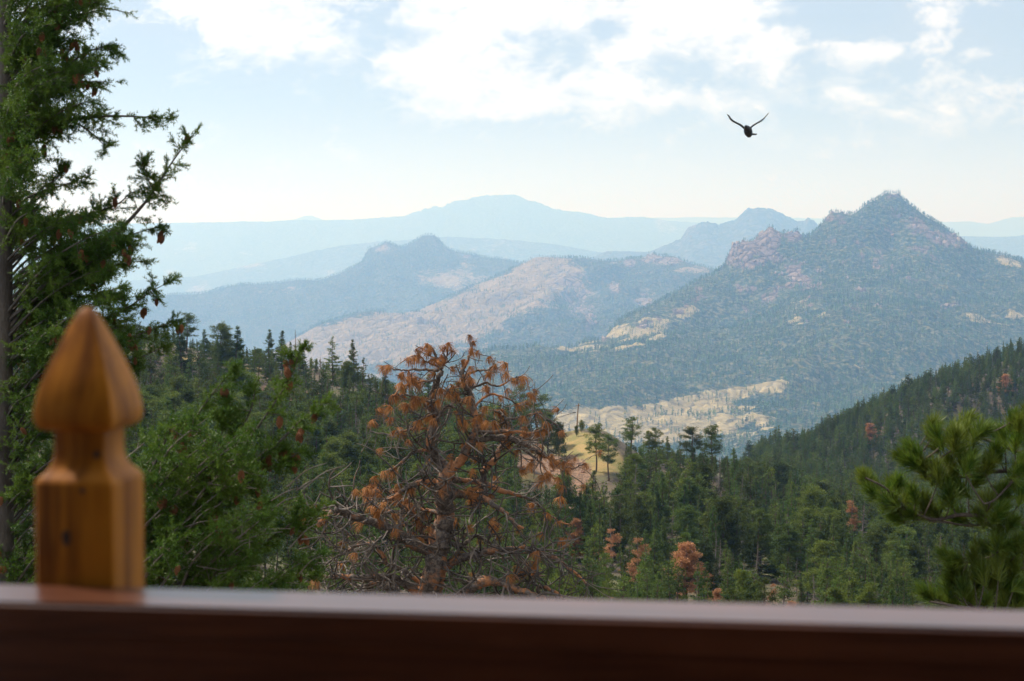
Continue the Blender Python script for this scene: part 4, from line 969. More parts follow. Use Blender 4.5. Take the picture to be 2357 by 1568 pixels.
# ---- second fir in front, behind the post
Y2 = 11.0
fb2 = P(150, 2600, Y2); fb2[2] = float(near(np.array([fb2[0]/Y2]), np.array([Y2]))[0])
fir2 = Conifer('fir_tree', 'lower bushy fir with cones, its boughs reaching right from behind the post', fb2, Y2)
g = Geo(); tl = smooth_line(np.array([fb2-[0, 0, .5], P(150, 1900, Y2), P(170, 1500, Y2), P(180, 1250, Y2), P(185, 1130, Y2)]), 6)
V_, F_ = tube(tl-fb2, np.linspace(.06, .02, len(tl)), 10); g.add(V_, F_); obj('trunk', g.mesh('trunk', M_FIRBARK, True), fir2.root)
main2 = [
 ([(190, 1400), (330, 1290), (420, 1190), (500, 1110), (575, 1010), (630, 930), (668, 870), (692, 805)], .03, .25, .8, .22),
 ([(470, 1140), (560, 1090), (640, 1020), (700, 960), (748, 925)], .014, .17, 1.0, .3),
 ([(190, 1300), (300, 1180), (390, 1080), (440, 980), (490, 905), (540, 850)], .022, .24, .9, .18),
 ([(420, 1180), (500, 1060), (570, 960), (590, 885)], .012, .19, .9, .1),
 ([(190, 1350), (320, 1250), (420, 1150), (500, 1030), (520, 930)], .018, .24, .9, .1),
 ([(300, 1180), (360, 1060), (400, 985), (450, 960)], .012, .22, 1.0, .1),
 ([(300, 1330), (450, 1200), (560, 1120), (640, 1070), (690, 1040)], .016, .2, 1.0, .15),
 ([(300, 1400), (430, 1330), (530, 1240), (610, 1180), (690, 1150)], .02, .2, .7, .08),
 ([(430, 1460), (530, 1330), (610, 1250), (680, 1200), (748, 1165)], .018, .2, .9, .22),
 ([(500, 1480), (600, 1360), (670, 1300), (740, 1275)], .014, .2, .9, .2),
 ([(450, 1500), (560, 1400), (640, 1340), (720, 1330)], .014, .2, .9, .15),
 ([(190, 1480), (300, 1400), (420, 1350), (520, 1330)], .02, .26, .8, .05),
]
for pts, r0, side, dn, cn in main2:
    n = len(pts); z = rnd.uniform(-.4, .4); fir2.bough(L3(pts, Y2, np.linspace(0, z, n)), r0*.8, side*.85, dn, True, cones=cn)
for i in range(70):
    py = 960+420*rnd.random(); xx = np.interp(py, [900, 1000, 1100, 1200, 1400], [560, 650, 600, 690, 700]); px = 300+(xx-300)*rnd.random()**.8; z = rnd.uniform(-.8, .9)
    fir2.bough(L3([(px-200*rnd.uniform(.6, 1), py+170), (px-90, py+75), (px, py)], Y2, [0, z*.6, z]), .009, .21, .62, i % 4 == 0, cones=.03, nshoot=16)
# bare grey twigs showing inside
for i in range(26):
    px = rnd.uniform(380, 700); py = rnd.uniform(1080, 1330); dx = rnd.uniform(40, 110); dy = rnd.uniform(-70, 20)
    V_, F_ = tube(smooth_line(L3([(px, py), (px+dx*.5, py+dy*.7), (px+dx, py+dy)], Y2-.35), 5)-fb2, np.linspace(.005, .002, 11), 4); fir2.twig.add(V_, F_)
fir2.finish(M_TWIG)

# ================================================================== dead orange pine in the middle
Yd = 28.0; sc = .4322
C = lambda x, y: (648+x*sc, 736.6+y*sc)
def n3(vec): return vec
m, t, b, o = mat_new('dead_pine_bark'); M_DEAD = m
tc_ = t.n('ShaderNodeTexCoord'); v_ = tc_.outputs['Object']; n1 = t.noise(v_, 2.2, 5, .65); n2 = t.noise(v_, 14, 5, .75); n4 = t.noise(v_, 40, 3, .7)
c_ = t.mix(t.ss(n2, .42, .6), (.055, .040, .032), (.16, .125, .10)); c_ = t.mix(t.ss(n1, .49, .60), c_, (.36, .15, .06))  # orange patches are flaky bark, with warm sunlight on limbs painted in
hv_ = t.n('ShaderNodeHueSaturation'); t.l(c_, hv_.inputs['Color']); t.l(t.m('MULTIPLY_ADD', n4, 1.4, .3), hv_.inputs['Value']); t.l(hv_.outputs[0], b.inputs['Base Color'])
bp_ = t.n('ShaderNodeBump'); bp_.inputs['Distance'].default_value = .02; t.l(n2, bp_.inputs['Height']); t.l(bp_.outputs[0], b.inputs['Normal'])
m, t, b, o = mat_new('dead_pine_twig'); M_DTWIG = m
tc_ = t.n('ShaderNodeTexCoord'); n1 = t.noise(tc_.outputs['Object'], 1.6, 4, .6); n2 = t.noise(tc_.outputs['Object'], 6, 4, .7)
c_ = t.mix(t.ss(n1, .42, .6), (.050, .038, .030), (.165, .130, .105)); c_ = t.mix(t.ss(n2, .62, .70), c_, (.28, .12, .055)); t.l(c_, b.inputs['Base Color'])
m, t, b, o = mat_new('dead_needles'); M_DNEED = m
oi_ = t.n('ShaderNodeObjectInfo'); t.l(t.mix(oi_.outputs['Random'], (.42, .17, .045), (.27, .105, .032)), b.inputs['Base Color'])
db = np.array(P(*C(770, 2400), Yd)); db[2] = float(near(np.array([db[0]/Yd]), np.array([Yd]))[0])
dead = empty('dead_pine_tree', db, 'gnarled dead pine with twisted limbs and rusty hanging needles in the centre', 'tree')
twigs = Geo(); tufts = []
def limb(pts, r0, r1, dy=0.0, name='limb', grow=1.0):
    n = len(pts); z = np.linspace(0, dy, n)+np.sin(np.arange(n)*1.7)*.08
    P3 = np.array([P(*C(*p), Yd+z[i]) for i, p in enumerate(pts)]); ln = smooth_line(P3, 6)
    ln = ln+rng.normal(0, .012, ln.shape)*np.linspace(.3, 1, len(ln))[:, None]
    V, F = tube(ln-db, np.linspace(r0*1.35, r1*1.35, len(ln))*(1+.10*rng.normal(size=len(ln))), 8); g = Geo(); g.add(V, F); obj(name, g.mesh(name, M_DEAD, True), dead)
    return ln
def curl(p, d, L, r, depth, upt=.10, wander=.30):
    n = max(4, int(L/.075)); q = p.copy(); pts = [q.copy()]; d = norm(d); cv = rng.normal(0, .42, 3)*[1, .6, 1]
    for i in range(n):
        cv = cv*.82+rng.normal(0, wander*.45, 3)*[1, .6, 1]; d = norm(d+cv*.5+[0, 0, upt*(i/n)*1.1-.03]); q = q+d*L/n; pts.append(q.copy())
    pts = np.array(pts); V, F = tube(pts-db, np.linspace(r, max(.0055, r*.55), len(pts)), 5 if r > .01 else 4); twigs.add(V, F)
    if depth > 0:
        for j in range(max(1, int(L*3.6))):
            k = rng.integers(1, len(pts)-1); dd = norm(pts[k+1]-pts[k]); sd = norm(np.cross(dd, rng.normal(size=3)))
            curl(pts[k], norm(dd*.45+sd+[0, 0, .05]), L*rng.uniform(.30, .6), r*.72, depth-1, upt, wander)
    return pts[-1], d
def tuft(p, d, s=1.0): tufts.append((p, d, s))
LIM = [ # points, r0, r1, dy, twig count, needle probability
 ([(740, 1620), (765, 1500), (800, 1400), (830, 1270), (845, 1150), (872, 1040), (862, 930), (868, 850), (900, 800)], .19, .085, 0, 16, .1, 'trunk'),
 ([(905, 805), (850, 765), (800, 690), (800, 610), (820, 530), (800, 430), (830, 320), (852, 255), (825, 200), (790, 135)], .075, .012, .3, 16, .75, 'limb'),
 ([(895, 800), (960, 745), (1000, 660), (1042, 580), (1022, 480), (1005, 400), (968, 335), (965, 270), (1000, 200), (1022, 118)], .065, .010, -.3, 16, .7, 'limb'),
 ([(1040, 1000), (1072, 860), (1085, 800), (1140, 740), (1165, 680), (1210, 600), (1190, 520), (1140, 480)], .055, .012, .5, 9, .5, 'limb'),
 ([(880, 870), (800, 862), (720, 868), (650, 905), (600, 945), (540, 965)], .05, .014, -.6, 8, .8, 'limb'),
 ([(900, 850), (1000, 860), (1080, 868), (1160, 905), (1250, 930), (1340, 965), (1420, 1040), (1525, 1090)], .042, .008, .7, 10, .3, 'limb'),
 ([(880, 900), (960, 930), (1060, 945), (1130, 985), (1210, 1045), (1285, 1110)], .052, .014, -.7, 7, .3, 'limb'),
 ([(1040, 640), (1200, 628), (1330, 680), (1400, 722), (1460, 750), (1530, 790), (1620, 765)], .040, .008, .4, 9, .9, 'limb'),
 ([(1000, 610), (1100, 600), (1200, 592), (1300, 600), (1360, 600), (1400, 575)], .030, .008, -.2, 6, .7, 'limb'),
 ([(1290, 690), (1380, 760), (1430, 820), (1500, 880)], .018, .006, -.2, 4, .9, 'limb'),
 ([(860, 1300), (780, 1230), (680, 1180), (600, 1120), (500, 1080), (400, 1055), (320, 1010), (250, 1040), (190, 1090)], .075, .030, -.7, 14, .25, 'limb'),
 ([(850, 1180), (760, 1160), (730, 1080), (690, 1010), (640, 960), (560, 940)], .04, .012, .5, 8, .8, 'limb'),
 ([(830, 1340), (930, 1280), (1030, 1250), (1110, 1225), (1200, 1228), (1290, 1215), (1350, 1240), (1450, 1265), (1540, 1330), (1640, 1420)], .062, .012, -.8, 18, .12, 'limb'),
 ([(790, 1500), (900, 1490), (1000, 1440), (1070, 1395), (1150, 1395), (1230, 1430), (1330, 1460), (1450, 1510)], .085, .035, -1.0, 14, .1, 'limb'),
 ([(1380, 1480), (1370, 1420), (1440, 1440), (1520, 1500)], .03, .015, -1.0, 5, .1, 'limb'),
 ([(760, 1470), (650, 1400), (560, 1370), (430, 1375), (330, 1365), (230, 1370), (150, 1330)], .06, .020, -.6, 15, .08, 'limb'),
 ([(740, 1500), (620, 1450), (500, 1400), (450, 1440), (420, 1500)], .055, .03, .5, 8, .1, 'limb'),
 ([(760, 1420), (640, 1330), (560, 1300), (545, 1260), (500, 1200), (420, 1200), (330, 1240), (230, 1300)], .035, .012, -.4, 12, .05, 'limb'),
 ([(880, 1180), (960, 1200), (1030, 1150), (1100, 1180), (1180, 1230)], .035, .012, .5, 6, .3, 'limb'),
 ([(850, 1030), (760, 1010), (690, 1000), (620, 1020), (520, 1000), (470, 940)], .03, .010, .8, 8, .7, 'limb'),
 ([(820, 590), (740, 575), (640, 590), (560, 610), (470, 590)], .020, .006, .3, 5, .4, 'limb'),
 ([(800, 690), (720, 700), (660, 740), (600, 790), (540, 810)], .026, .007, -.4, 6, .7, 'limb'),
 ([(835, 270), (740, 265), (660, 268), (600, 262), (548, 238)], .018, .006, .2, 4, .9, 'limb'),
 ([(830, 320), (740, 330), (660, 350), (600, 400), (585, 405)], .018, .006, -.3, 5, .9, 'limb'),
 ([(815, 440), (740, 420), (680, 400), (620, 400)], .018, .006, .4, 4, .9, 'limb'),
 ([(850, 255), (880, 200), (882, 115)], .014, .006, .1, 2, .5, 'limb'),
 ([(840, 250), (760, 215), (712, 155)], .014, .006, -.1, 3, .9, 'limb'),
 ([(960, 300), (1040, 270), (1100, 265), (1142, 232)], .018, .006, .2, 4, .6, 'limb'),
 ([(1000, 370), (1080, 340), (1160, 350), (1220, 315), (1262, 298)], .018, .006, -.2, 5, .7, 'limb'),
 ([(1020, 470), (1100, 400), (1180, 410), (1260, 450), (1300, 440)], .018, .006, .3, 5, .5, 'limb'),
 ([(1190, 530), (1260, 520), (1340, 500), (1400, 500)], .018, .006, .1, 5, .3, 'limb'),
 ([(820, 540), (880, 460), (940, 480), (980, 530)], .022, .008, -.2, 4, .7, 'limb'),
]
for pts, r0, r1, dy, nt, pn_, nm in LIM:
    ln = limb(pts, r0, r1, dy, nm)
    for j in range(int(nt*(2.6 if pts[0][1] > 1100 else 1.9))):
        k = int(rng.uniform(.12, .98)*(len(ln)-1)); k = min(k, len(ln)-2); dd = norm(ln[k+1]-ln[k]); sd = norm(np.cross(dd, rng.normal(size=3)))
        rr = np.interp(k, [0, len(ln)], [r0, r1]); L = rng.uniform(.28, .85)*(.45 if ln[k][2] > P(1178, 900, Yd)[2] else 1)
        low_ = pts[0][1] > 1100
        q, d2 = curl(ln[k], norm(dd*.55+sd+[0, -.2, .0]), L*(1.25 if low_ else 1), min(.019, rr*.55), 1 if nm == 'limb' and rng.random() < .8 else 1)
        if rng.random() < pn_*.62: tuft(q, d2, rng.uniform(.8, 1.2))
    if pn_ > .4: tuft(ln[-1], norm(ln[-1]-ln[-3]), 1.0); 
    for j in range(int(pn_*len(pts)*.8)):
        k = rng.integers(len(ln)//3, len(ln)-1); tuft(ln[k]+rng.normal(0, .02, 3), rng.normal(0, 1, 3)*[1, 1, .4], rng.uniform(.75, 1.1))
# the fuller rusty bunches
for (x, y, n, sp) in [(640, 320, 5, 26), (850, 210, 6, 30), (700, 440, 6, 30), (780, 510, 4, 22), (1070, 530, 5, 28), (1035, 625, 3, 14), (500, 1010, 7, 36), (490, 900, 5, 28), (680, 960, 3, 20), (1030, 900, 5, 26), (1110, 1090, 4, 25), (1440, 760, 8, 48), (1330, 1310, 8, 40), (1300, 1360, 6, 34), (1550, 775, 3, 24), (860, 360, 4, 24), (910, 480, 4, 20), (1390, 590, 4, 24), (960, 1000, 4, 22), (870, 1050, 3, 14), (1230, 1290, 4, 26), (1350, 1040, 3, 20), (690, 1140, 3, 20), (1260, 400, 3, 20), (1120, 690, 4, 26)]:
    for j in range(n):
        p = P(*C(x+rng.normal()*sp, y+rng.normal()*sp*.7), Yd+rng.normal()*.25); tuft(p, rng.normal(0, 1, 3), rng.uniform(.8, 1.2))
        curl(p, np.array([0, 0, .4])+rng.normal(0, .8, 3), .22, .009, 0)
obj('twigs', twigs.mesh('twigs', M_DTWIG, True), dead, kind='stuff')
def dead_tuft(seed):
    r = np.random.default_rng(seed); g = Geo(); n = 64
    for i in range(n):
        a = r.random()*6.28; d = np.array([math.cos(a)*r.uniform(.05, .5), math.sin(a)*r.uniform(.05, .5), -r.uniform(.1, 1)]) + [.25, 0, .1]
        d = d/np.linalg.norm(d); L = .19*r.uniform(.6, 1.1); p0 = np.array([r.normal(0, .014), r.normal(0, .014), 0]); p1 = p0+d*L*.5; p2 = p1+norm(d+[0, 0, -1.1])*L*.5
        s = norm(np.cross(d, r.normal(size=3)))*.0028
        g.add([p0-s*.6, p0+s*.6, p1+s, p1-s], [[0, 1, 2, 3]]); g.add([p1-s, p1+s, p2], [[0, 1, 2]])
    return g.mesh('needle_cluster', M_DNEED)
DT = [dead_tuft(i) for i in range(5)]
for i, (p, d, s_) in enumerate(tufts[:290]):
    c = obj('needle_cluster', DT[i % 5], dead, loc=p-db); c.rotation_euler = (rng.normal(0, .35), rng.normal(0, .35), rng.random()*6.28); c.scale = (s_*1.1,)*3
print('TUFTS', len(tufts))

# ================================================================== green pine reaching in from the right
Yr = 12.0
pb = P(2700, 2600, Yr); pb[2] = float(near(np.array([pb[0]/Yr]), np.array([Yr]))[0])
pine = empty('pine_tree', pb, 'green long needled pine with bushy boughs reaching in from the right edge', 'tree')
g = Geo(); tl = smooth_line(np.array([pb-[0, 0, .5], P(2690, 1900, Yr), P(2680, 1300, Yr), P(2670, 700, Yr)]), 6); V_, F_ = tube(tl-pb, np.linspace(.12, .05, len(tl)), 12); g.add(V_, F_); obj('trunk', g.mesh('trunk', M_BARK, True), pine)
M_PN = foliage_mat('long_pine_needles', (.058, .115, .012), (.14, .19, .022), (.15, .15, .022), 9, .3, .35, .4, var=.55)
M_PBARK = bark_mat('pine_twig_bark', (.06, .042, .034), (.11, .08, .06), 9)
def green_tuft(seed, n=250, spread=1.0):
    r = np.random.default_rng(seed); g = Geo(); Lc = .10
    V, F = tube([[0, 0, -.09], [0, 0, 0], [0, 0, .03]], [.006, .006, .003], 5)
    t = r.random(n)**.8; th = r.random(n)*6.283; open_ = r.uniform(.15, 1.15, n)*spread*(1.15-.55*t)
    O = np.stack([0*t, 0*t, -Lc+t*(Lc+.02)], -1); D = np.stack([np.cos(th)*np.sin(open_), np.sin(th)*np.sin(open_), np.cos(open_)], -1)
    L = r.uniform(.085, .15, n); M = O+D*L[:, None]*.55; D2 = norm(D+r.normal(0, .12, (n, 3))+[0, 0, .12]); E = M+D2*L[:, None]*.45
    S = norm(np.cross(D, r.normal(size=(n, 3))))*.0023
    Vv = np.stack([O-S*.8, O+S*.8, M+S, M-S, E], 1); base = np.arange(n)[:, None]*5
    g.add(Vv.reshape(-1, 3), base+np.array([[0, 1, 2, 3]])); g.F.setdefault(3, []).append(base+np.array([[3, 2, 4]]))
    return g.mesh('needle_cluster', M_PN)
GT = [green_tuft(i, 260, [1, .85, 1.2, 1.0][i]) for i in range(4)]
PB = [ # main boughs (photo lines)
 ([(2680, 1230), (2500, 1130), (2380, 1092), (2300, 1085), (2210, 1098), (2150, 1085), (2105, 1040)], .024, .0),
 ([(2680, 1330), (2500, 1250), (2400, 1215), (2300, 1195), (2215, 1185), (2150, 1196), (2090, 1172), (2040, 1125), (1992, 1100)], .022, -.3),
 ([(2680, 1130), (2480, 1070), (2380, 1052), (2290, 1020), (2230, 1000), (2150, 985)], .02, .3),
 ([(2680, 1050), (2500, 1010), (2400, 1000), (2340, 965)], .016, -.2),
 ([(2290, 1195), (2240, 1210), (2170, 1200), (2120, 1180), (2070, 1165)], .010, -.2),
 ([(2400, 1050), (2340, 1100), (2290, 1150), (2265, 1160)], .012, -.4),
 ([(2680, 1480), (2500, 1380), (2400, 1330), (2300, 1290), (2215, 1285)], .022, -.2),
 ([(2680, 1560), (2500, 1440), (2400, 1425), (2290, 1410), (2200, 1395), (2140, 1385)], .022, -.5),
 ([(2680, 1420), (2500, 1330), (2400, 1290), (2320, 1255)], .018, .3),
 ([(2600, 1500), (2450, 1440), (2350, 1400), (2270, 1330)], .016, .1),
]
for pts, r0, z in PB:
    n = len(pts); ln = smooth_line(L3(pts, Yr, np.linspace(0, z, n)), 6); V_, F_ = tube(ln-pb, np.linspace(r0, .006, len(ln)), 7); g = Geo(); g.add(V_, F_); obj('bough', g.mesh('bough', M_PBARK, True), pine)
TC = [(1990,1098,-35),(2010,1128,-30),(2045,1128,-10),(2064,1112,0),(2088,1140,10),(2068,1172,-50),(2100,1178,-60),(2130,1155,-20),(2150,1172,-60),(2175,1150,0),(2105,1035,-30),(2098,1058,-50),(2125,1075,-30),(2145,978,-10),(2160,1000,-30),(2186,992,10),(2200,1010,0),
 (2225,985,10),(2252,990,20),(2158,1080,-10),(2185,1070,10),(2210,1040,-10),(2235,1055,0),(2180,1110,-20),(2215,1120,-30),(2290,1035,10),(2270,1060,0),(2250,1095,0),(2330,962,10),(2350,985,20),(2370,950,0),(2310,1000,-10),(2340,1010,10),(2275,1150,0),(2255,1185,-30),(2295,1175,20),(2310,1130,10),
 (2330,1100,0),(2350,1060,20),(2350,1130,10),(2330,1200,30),(2205,1185,-60),(2060,1145,-60),
 (2202,1280,-20),(2240,1275,0),(2262,1270,10),(2300,1255,0),(2320,1262,20),(2350,1250,0),(2215,1310,-40),(2260,1310,-10),(2295,1300,0),(2335,1300,20),(2185,1335,-30),(2215,1345,-10),(2250,1340,0),(2285,1340,0),(2320,1345,10),(2350,1340,10),(2135,1358,-40),(2160,1372,-20),(2195,1380,0),(2230,1375,0),(2270,1380,0),(2310,1385,0),(2345,1380,0),(2370,1300,10),(2370,1220,0)]
side = Geo(); allb = np.vstack([smooth_line(L3(p_, Yr, np.linspace(0, z_, len(p_))), 5) for p_, r_, z_ in PB])
cnt = 0
for (x, y, ang) in TC:
    for j in range(2):
        dz = rng.uniform(-.28, .28); jx, jy = (0, 0) if j == 0 else rng.normal(0, 13, 2)
        p = P(x+jx, y+jy+8, Yr+(dz-.1 if j else dz*.5-.15)); a = R(ang)+rng.normal(0, .3); up = np.array([math.sin(a), rng.normal(-.15, .35), math.cos(a)])
        c = obj('needle_cluster', GT[rnd.randrange(4)], pine, loc=p-pb); qd = Vector(up).to_track_quat('Z', 'Y'); c.rotation_mode = 'QUATERNION'; c.rotation_quaternion = qd @ Quaternion((0, 0, 1), rnd.random()*6.28)
        s_ = rnd.uniform(.85, 1.1); c.scale = (s_, s_, s_); cnt += 1
        k = np.argmin(((allb-(p-norm(up)*.12))**2).sum(1)+.6*(allb[:, 0] < p[0])*.0); p0 = allb[k]; p2 = p-norm(up)*.06
        V_, F_ = tube(smooth_line(np.array([p0, (p0+p2)/2+[0, 0, -.012], p2]), 5)-pb, np.linspace(.006, .004, 11), 5); side.add(V_, F_)
obj('side_twigs', side.mesh('side_twigs', M_PBARK, True), pine, kind='stuff')
# ================================================================== flying bird
M_BIRD, t_, b_, o_ = mat_new('dark_feathers'); n1 = t_.noise(t_.n('ShaderNodeTexCoord').outputs['Object'], 30, 3); t_.l(t_.mix(t_.ss(n1, .4, .6), (.012, .014, .018), (.035, .032, .034)), b_.inputs['Base Color']); b_.inputs['Roughness'].default_value = .5
M_BEAK, t_, b_, o_ = mat_new('beak'); b_.inputs['Base Color'].default_value = (.03, .028, .025, 1)
Yb = 30.0; s_px = 300/2357*.58925   # crop scale
B = lambda x, y, dy=0.: P((2780+x*300/2357)*.58925, (400+y*300/2357)*.58925, Yb+dy)
bc = B(1110, 880); bird = empty('bird', bc, 'dark bird flying towards the viewer with both wings raised', 'bird')
px_m = Yb/FPX*s_px     # metres per crop pixel
bl_ = smooth_line(np.array([B(1165, 1045, .16), B(1150, 1000, .12), B(1128, 930, .05), B(1110, 860, -.01), B(1085, 800, -.06), B(1058, 765, -.12), B(1050, 735, -.16), B(1050, 722, -.18)])-bc, 4)
g = Geo(); V_, F_ = tube(bl_, np.interp(np.linspace(0, 1, len(bl_)), np.linspace(0, 1, 8), [45, 92, 128, 130, 98, 58, 40, 12])*px_m, 16); g.add(V_, F_); g.add(V_[:16], np.array([list(range(15, -1, -1))])); obj('body', g.mesh('body', M_BIRD, True), bird)
def wing(line, chord, name, saw):
    """curved, tapering wing seen nearly edge on, with separate flight feather tips"""
    ln = smooth_line(np.array([B(x, y, 0)-bc for x, y in line]), 7); n = len(ln); g = Geo(); t = np.linspace(0, 1, n)
    ch = np.interp(t, [0, .15, .6, .9, 1], [.9, 1, .85, .5, .12])*chord; th = np.interp(t, [0, .3, 1], [56, 44, 16])*px_m
    tang = norm(np.gradient(ln, axis=0)); back = np.array([0, 1., 0]); upv = norm(np.cross(tang, back)); upv *= np.sign(upv[:, 2:3])
    prof = [(0, .0), (.12, .55), (.35, .5), (1.0, .04), (.35, -.45), (.12, -.5)]
    V = np.array([[ln[i]+back*(c*ch[i]-.25*ch[i])+upv[i]*(h*th[i]-.18*c*ch[i]) for c, h in prof] for i in range(n)]).reshape(-1, 3)
    k = 6; i = np.arange(n-1)[:, None]*k; j = np.arange(k)[None]; j2 = (j+1) % k; g.add(V, np.stack([i+j, i+j2, i+k+j2, i+k+j], -1).reshape(-1, 4))
    o = obj(name, g.mesh(name, M_BIRD, True), bird)
    f = Geo()
    for q in range(9):
        a = .45+.55*q/8; idx_ = int(a*(n-1)); p = ln[idx_]+back*ch[idx_]*.6-upv[idx_]*.1*ch[idx_]; d = norm(back*1.0+tang[idx_]*(.2+1.2*a*a)-upv[idx_]*(.18+saw*rng.random())); L = ch[idx_]*.5+.03
        s = tang[idx_]*.009; h_ = upv[idx_]*.0015; f.add([p-s, p+s, p+d*L*.8+s*.8, p+d*L, p+d*L*.7-s, p-s+h_, p+s+h_, p+d*L*.8+s*.8+h_, p+d*L+h_, p+d*L*.7-s+h_], [[0, 1, 2, 4], [5, 6, 7, 9]]); 
    obj('flight_feathers', f.mesh('flight_feathers', M_BIRD), o)
wing([(1010, 800), (900, 700), (760, 625), (660, 565), (590, 500), (545, 430), (505, 385)], .085, 'wing', .02)
wing([(1180, 790), (1260, 715), (1380, 640), (1500, 565), (1600, 490), (1680, 400), (1740, 330)], .10, 'wing', .3)
g = Geo(); a = [B(1190, 935, .05)-bc, B(1200, 1010, .05)-bc, B(1300, 955, .12)-bc, B(1300, 1000, .12)-bc, B(1400, 962, .18)-bc, B(1375, 995, .18)-bc]
V_ = np.array(a+[v+np.array([0, .012, -.004]) for v in a]); g.add(V_, [[0, 2, 3, 1], [2, 4, 5, 3], [7, 9, 8, 6], [9, 11, 10, 8], [0, 6, 8, 2], [2, 8, 10, 4], [1, 3, 9, 7], [3, 5, 11, 9], [4, 10, 11, 5]]); obj('tail', g.mesh('tail', M_BIRD), bird)
g = Geo(); V_, F_ = tube([B(1046, 752, -.12)-bc, B(1052, 722, -.15)-bc, B(1055, 694, -.17)-bc], [24*px_m, 13*px_m, 3*px_m], 8); g.add(V_, F_); obj('beak', g.mesh('beak', M_BEAK, True), bird)

# ================================================================== deck railing
def wood(name, c1, c2, rough, axis, coat=0.0, sc_=1.0, spec=.5):
    m, t, b, o = mat_new(name); tc = t.n('ShaderNodeTexCoord'); mp = t.n('ShaderNodeMapping'); t.l(tc.outputs['Object'], mp.inputs[0])
    s = [38, 38, 38]; s[axis] = 2.2; mp.inputs['Scale'].default_value = s
    n1 = t.noise(mp.outputs[0], 1.0*sc_, 5, .65, .6); n2 = t.noise(tc.outputs['Object'], 7, 3)
    c = t.mix(t.ss(n1, .38, .62), c1, c2); hv = t.n('ShaderNodeHueSaturation'); t.l(c, hv.inputs['Color']); t.l(t.m('MULTIPLY_ADD', n2, .8, .6), hv.inputs['Value'])
    t.l(hv.outputs[0], b.inputs['Base Color']); b.inputs['Roughness'].default_value = rough; b.inputs['Coat Weight'].default_value = coat; b.inputs['Coat Roughness'].default_value = .18; b.inputs['Specular IOR Level'].default_value = spec
    bp = t.n('ShaderNodeBump'); bp.inputs['Distance'].default_value = .0006; bp.inputs['Strength'].default_value = .5; t.l(n1, bp.inputs['Height']); t.l(bp.outputs[0], b.inputs['Normal'])
    return m, t, b
M_RAIL, t_, b_ = wood('red_brown_rail_stain', (.055, .015, .006), (.10, .030, .012), .34, 0, .3)
M_POST, t_, b_ = wood('golden_post_stain', (.46, .165, .014), (.17, .052, .006), .5, 2, 0, .55, .12)
import bmesh
rail_o = P(0, 1386, 1.72); rail_e = P(2357, 1450, 1.60)
ang = math.atan2(rail_e[1]-rail_o[1], rail_e[0]-rail_o[0]); ztop = (rail_o[2]+rail_e[2])/2; slope = (rail_e[2]-rail_o[2])/(rail_e[0]-rail_o[0])
rail = empty('deck_railing', tuple(rail_o), 'red brown wooden deck railing crossing the bottom of the view', 'railing'); rail.rotation_euler = (0, -math.atan(slope), ang)
def box_mesh(name, lo, hi, mat, bev=.003, seg=2, cuts=0):
    bm = bmesh.new(); bmesh.ops.create_cube(bm, size=1)
    for v in bm.verts: v.co = Vector([lo[i]+(v.co[i]+.5)*(hi[i]-lo[i]) for i in range(3)])
    if bev: bmesh.ops.bevel(bm, geom=bm.edges[:], offset=bev, segments=seg, affect='EDGES')
    me = bpy.data.meshes.new(name); bm.to_mesh(me); bm.free(); me.materials.append(mat); return me
obj('top_rail', box_mesh('top_rail', (-2.6, 0, -.036), (3.4, .089, 0), M_RAIL, .004, 3), rail)
obj('lower_rail', box_mesh('lower_rail', (-2.6, .024, -.176), (3.4, .062, -.0365), M_RAIL, .003), rail)
for i in range(-18, 25):
    if True: obj('baluster', box_mesh('baluster', (i*.13-.018, .0255, -.93), (i*.13+.018, .0605, -.178), M_RAIL, .002, 1), rail)
# post
pw = .089
pa = P(90, 1340, 1.90); 
m, t, b, o = M_POST, None, None, None
post = empty('railing_post', (0, 0, 0), 'golden stained square wooden post with pointed finial at the left', 'post')
xc = P(206, 1200, 1.0)
rd = Vector((math.cos(ang), math.sin(ang), 0)); nd = Vector((-math.sin(ang), math.cos(ang), 0))
# where the post axis crosses: just behind the back edge of the rail
target_px = 207.0; back_off = .089+pw/2+.004; u0 = 0
for _ in range(30):
    p = Vector(rail_o)+rd*u0+nd*back_off; pxx, _y = proj(np.array([p.x, p.y, -.25])); u0 += (target_px-float(pxx))*p.y/FPX
post.location = (p.x, p.y, 0); post.rotation_euler = (0, 0, ang-R(3)); PYo = p.y
zof = lambda py: float(P(207, py, PYo)[2])
def loft(name, prof, mat, rc=.0035):
    """square section with eased corners lofted along z: prof = (z, half width, corner radius)"""
    g = Geo(); rings = []
    for z, hw, cr_ in prof:
        ring = []
        for cx, cy, a0 in ((1, 1, 0), (-1, 1, 90), (-1, -1, 180), (1, -1, 270)):
            for k in range(4):
                a = R(a0+30*k); ring.append([cx*(hw-cr_)+cr_*math.cos(a), cy*(hw-cr_)+cr_*math.sin(a), z])
        rings.append(ring)
    V = np.array(rings).reshape(-1, 3); k = 16; n = len(prof); i = np.arange(n-1)[:, None]*k; j = np.arange(k)[None]; j2 = (j+1) % k
    g.add(V, np.stack([i+j, i+j2, i+k+j2, i+k+j], -1).reshape(-1, 4)); g.add(V[-k:], np.array([list(range(k))])); return g.mesh(name, mat, True)
H = pw/2
prof = [(-1.25, H, .004), (zof(1112), H, .004), (zof(1104), H, .004), (zof(1098), H*.985, .004), (zof(1088), H*.90, .004), (zof(1075), H*.78, .004), (zof(1060), H*.70, .004), (zof(1040), H*.655, .004), (zof(1015), H*.65, .004), (zof(992), H*.655, .004), (zof(986), H*.66, .004)]
obj('shaft', loft('shaft', prof, M_POST), post)
def hw(px): return H*px/120.0
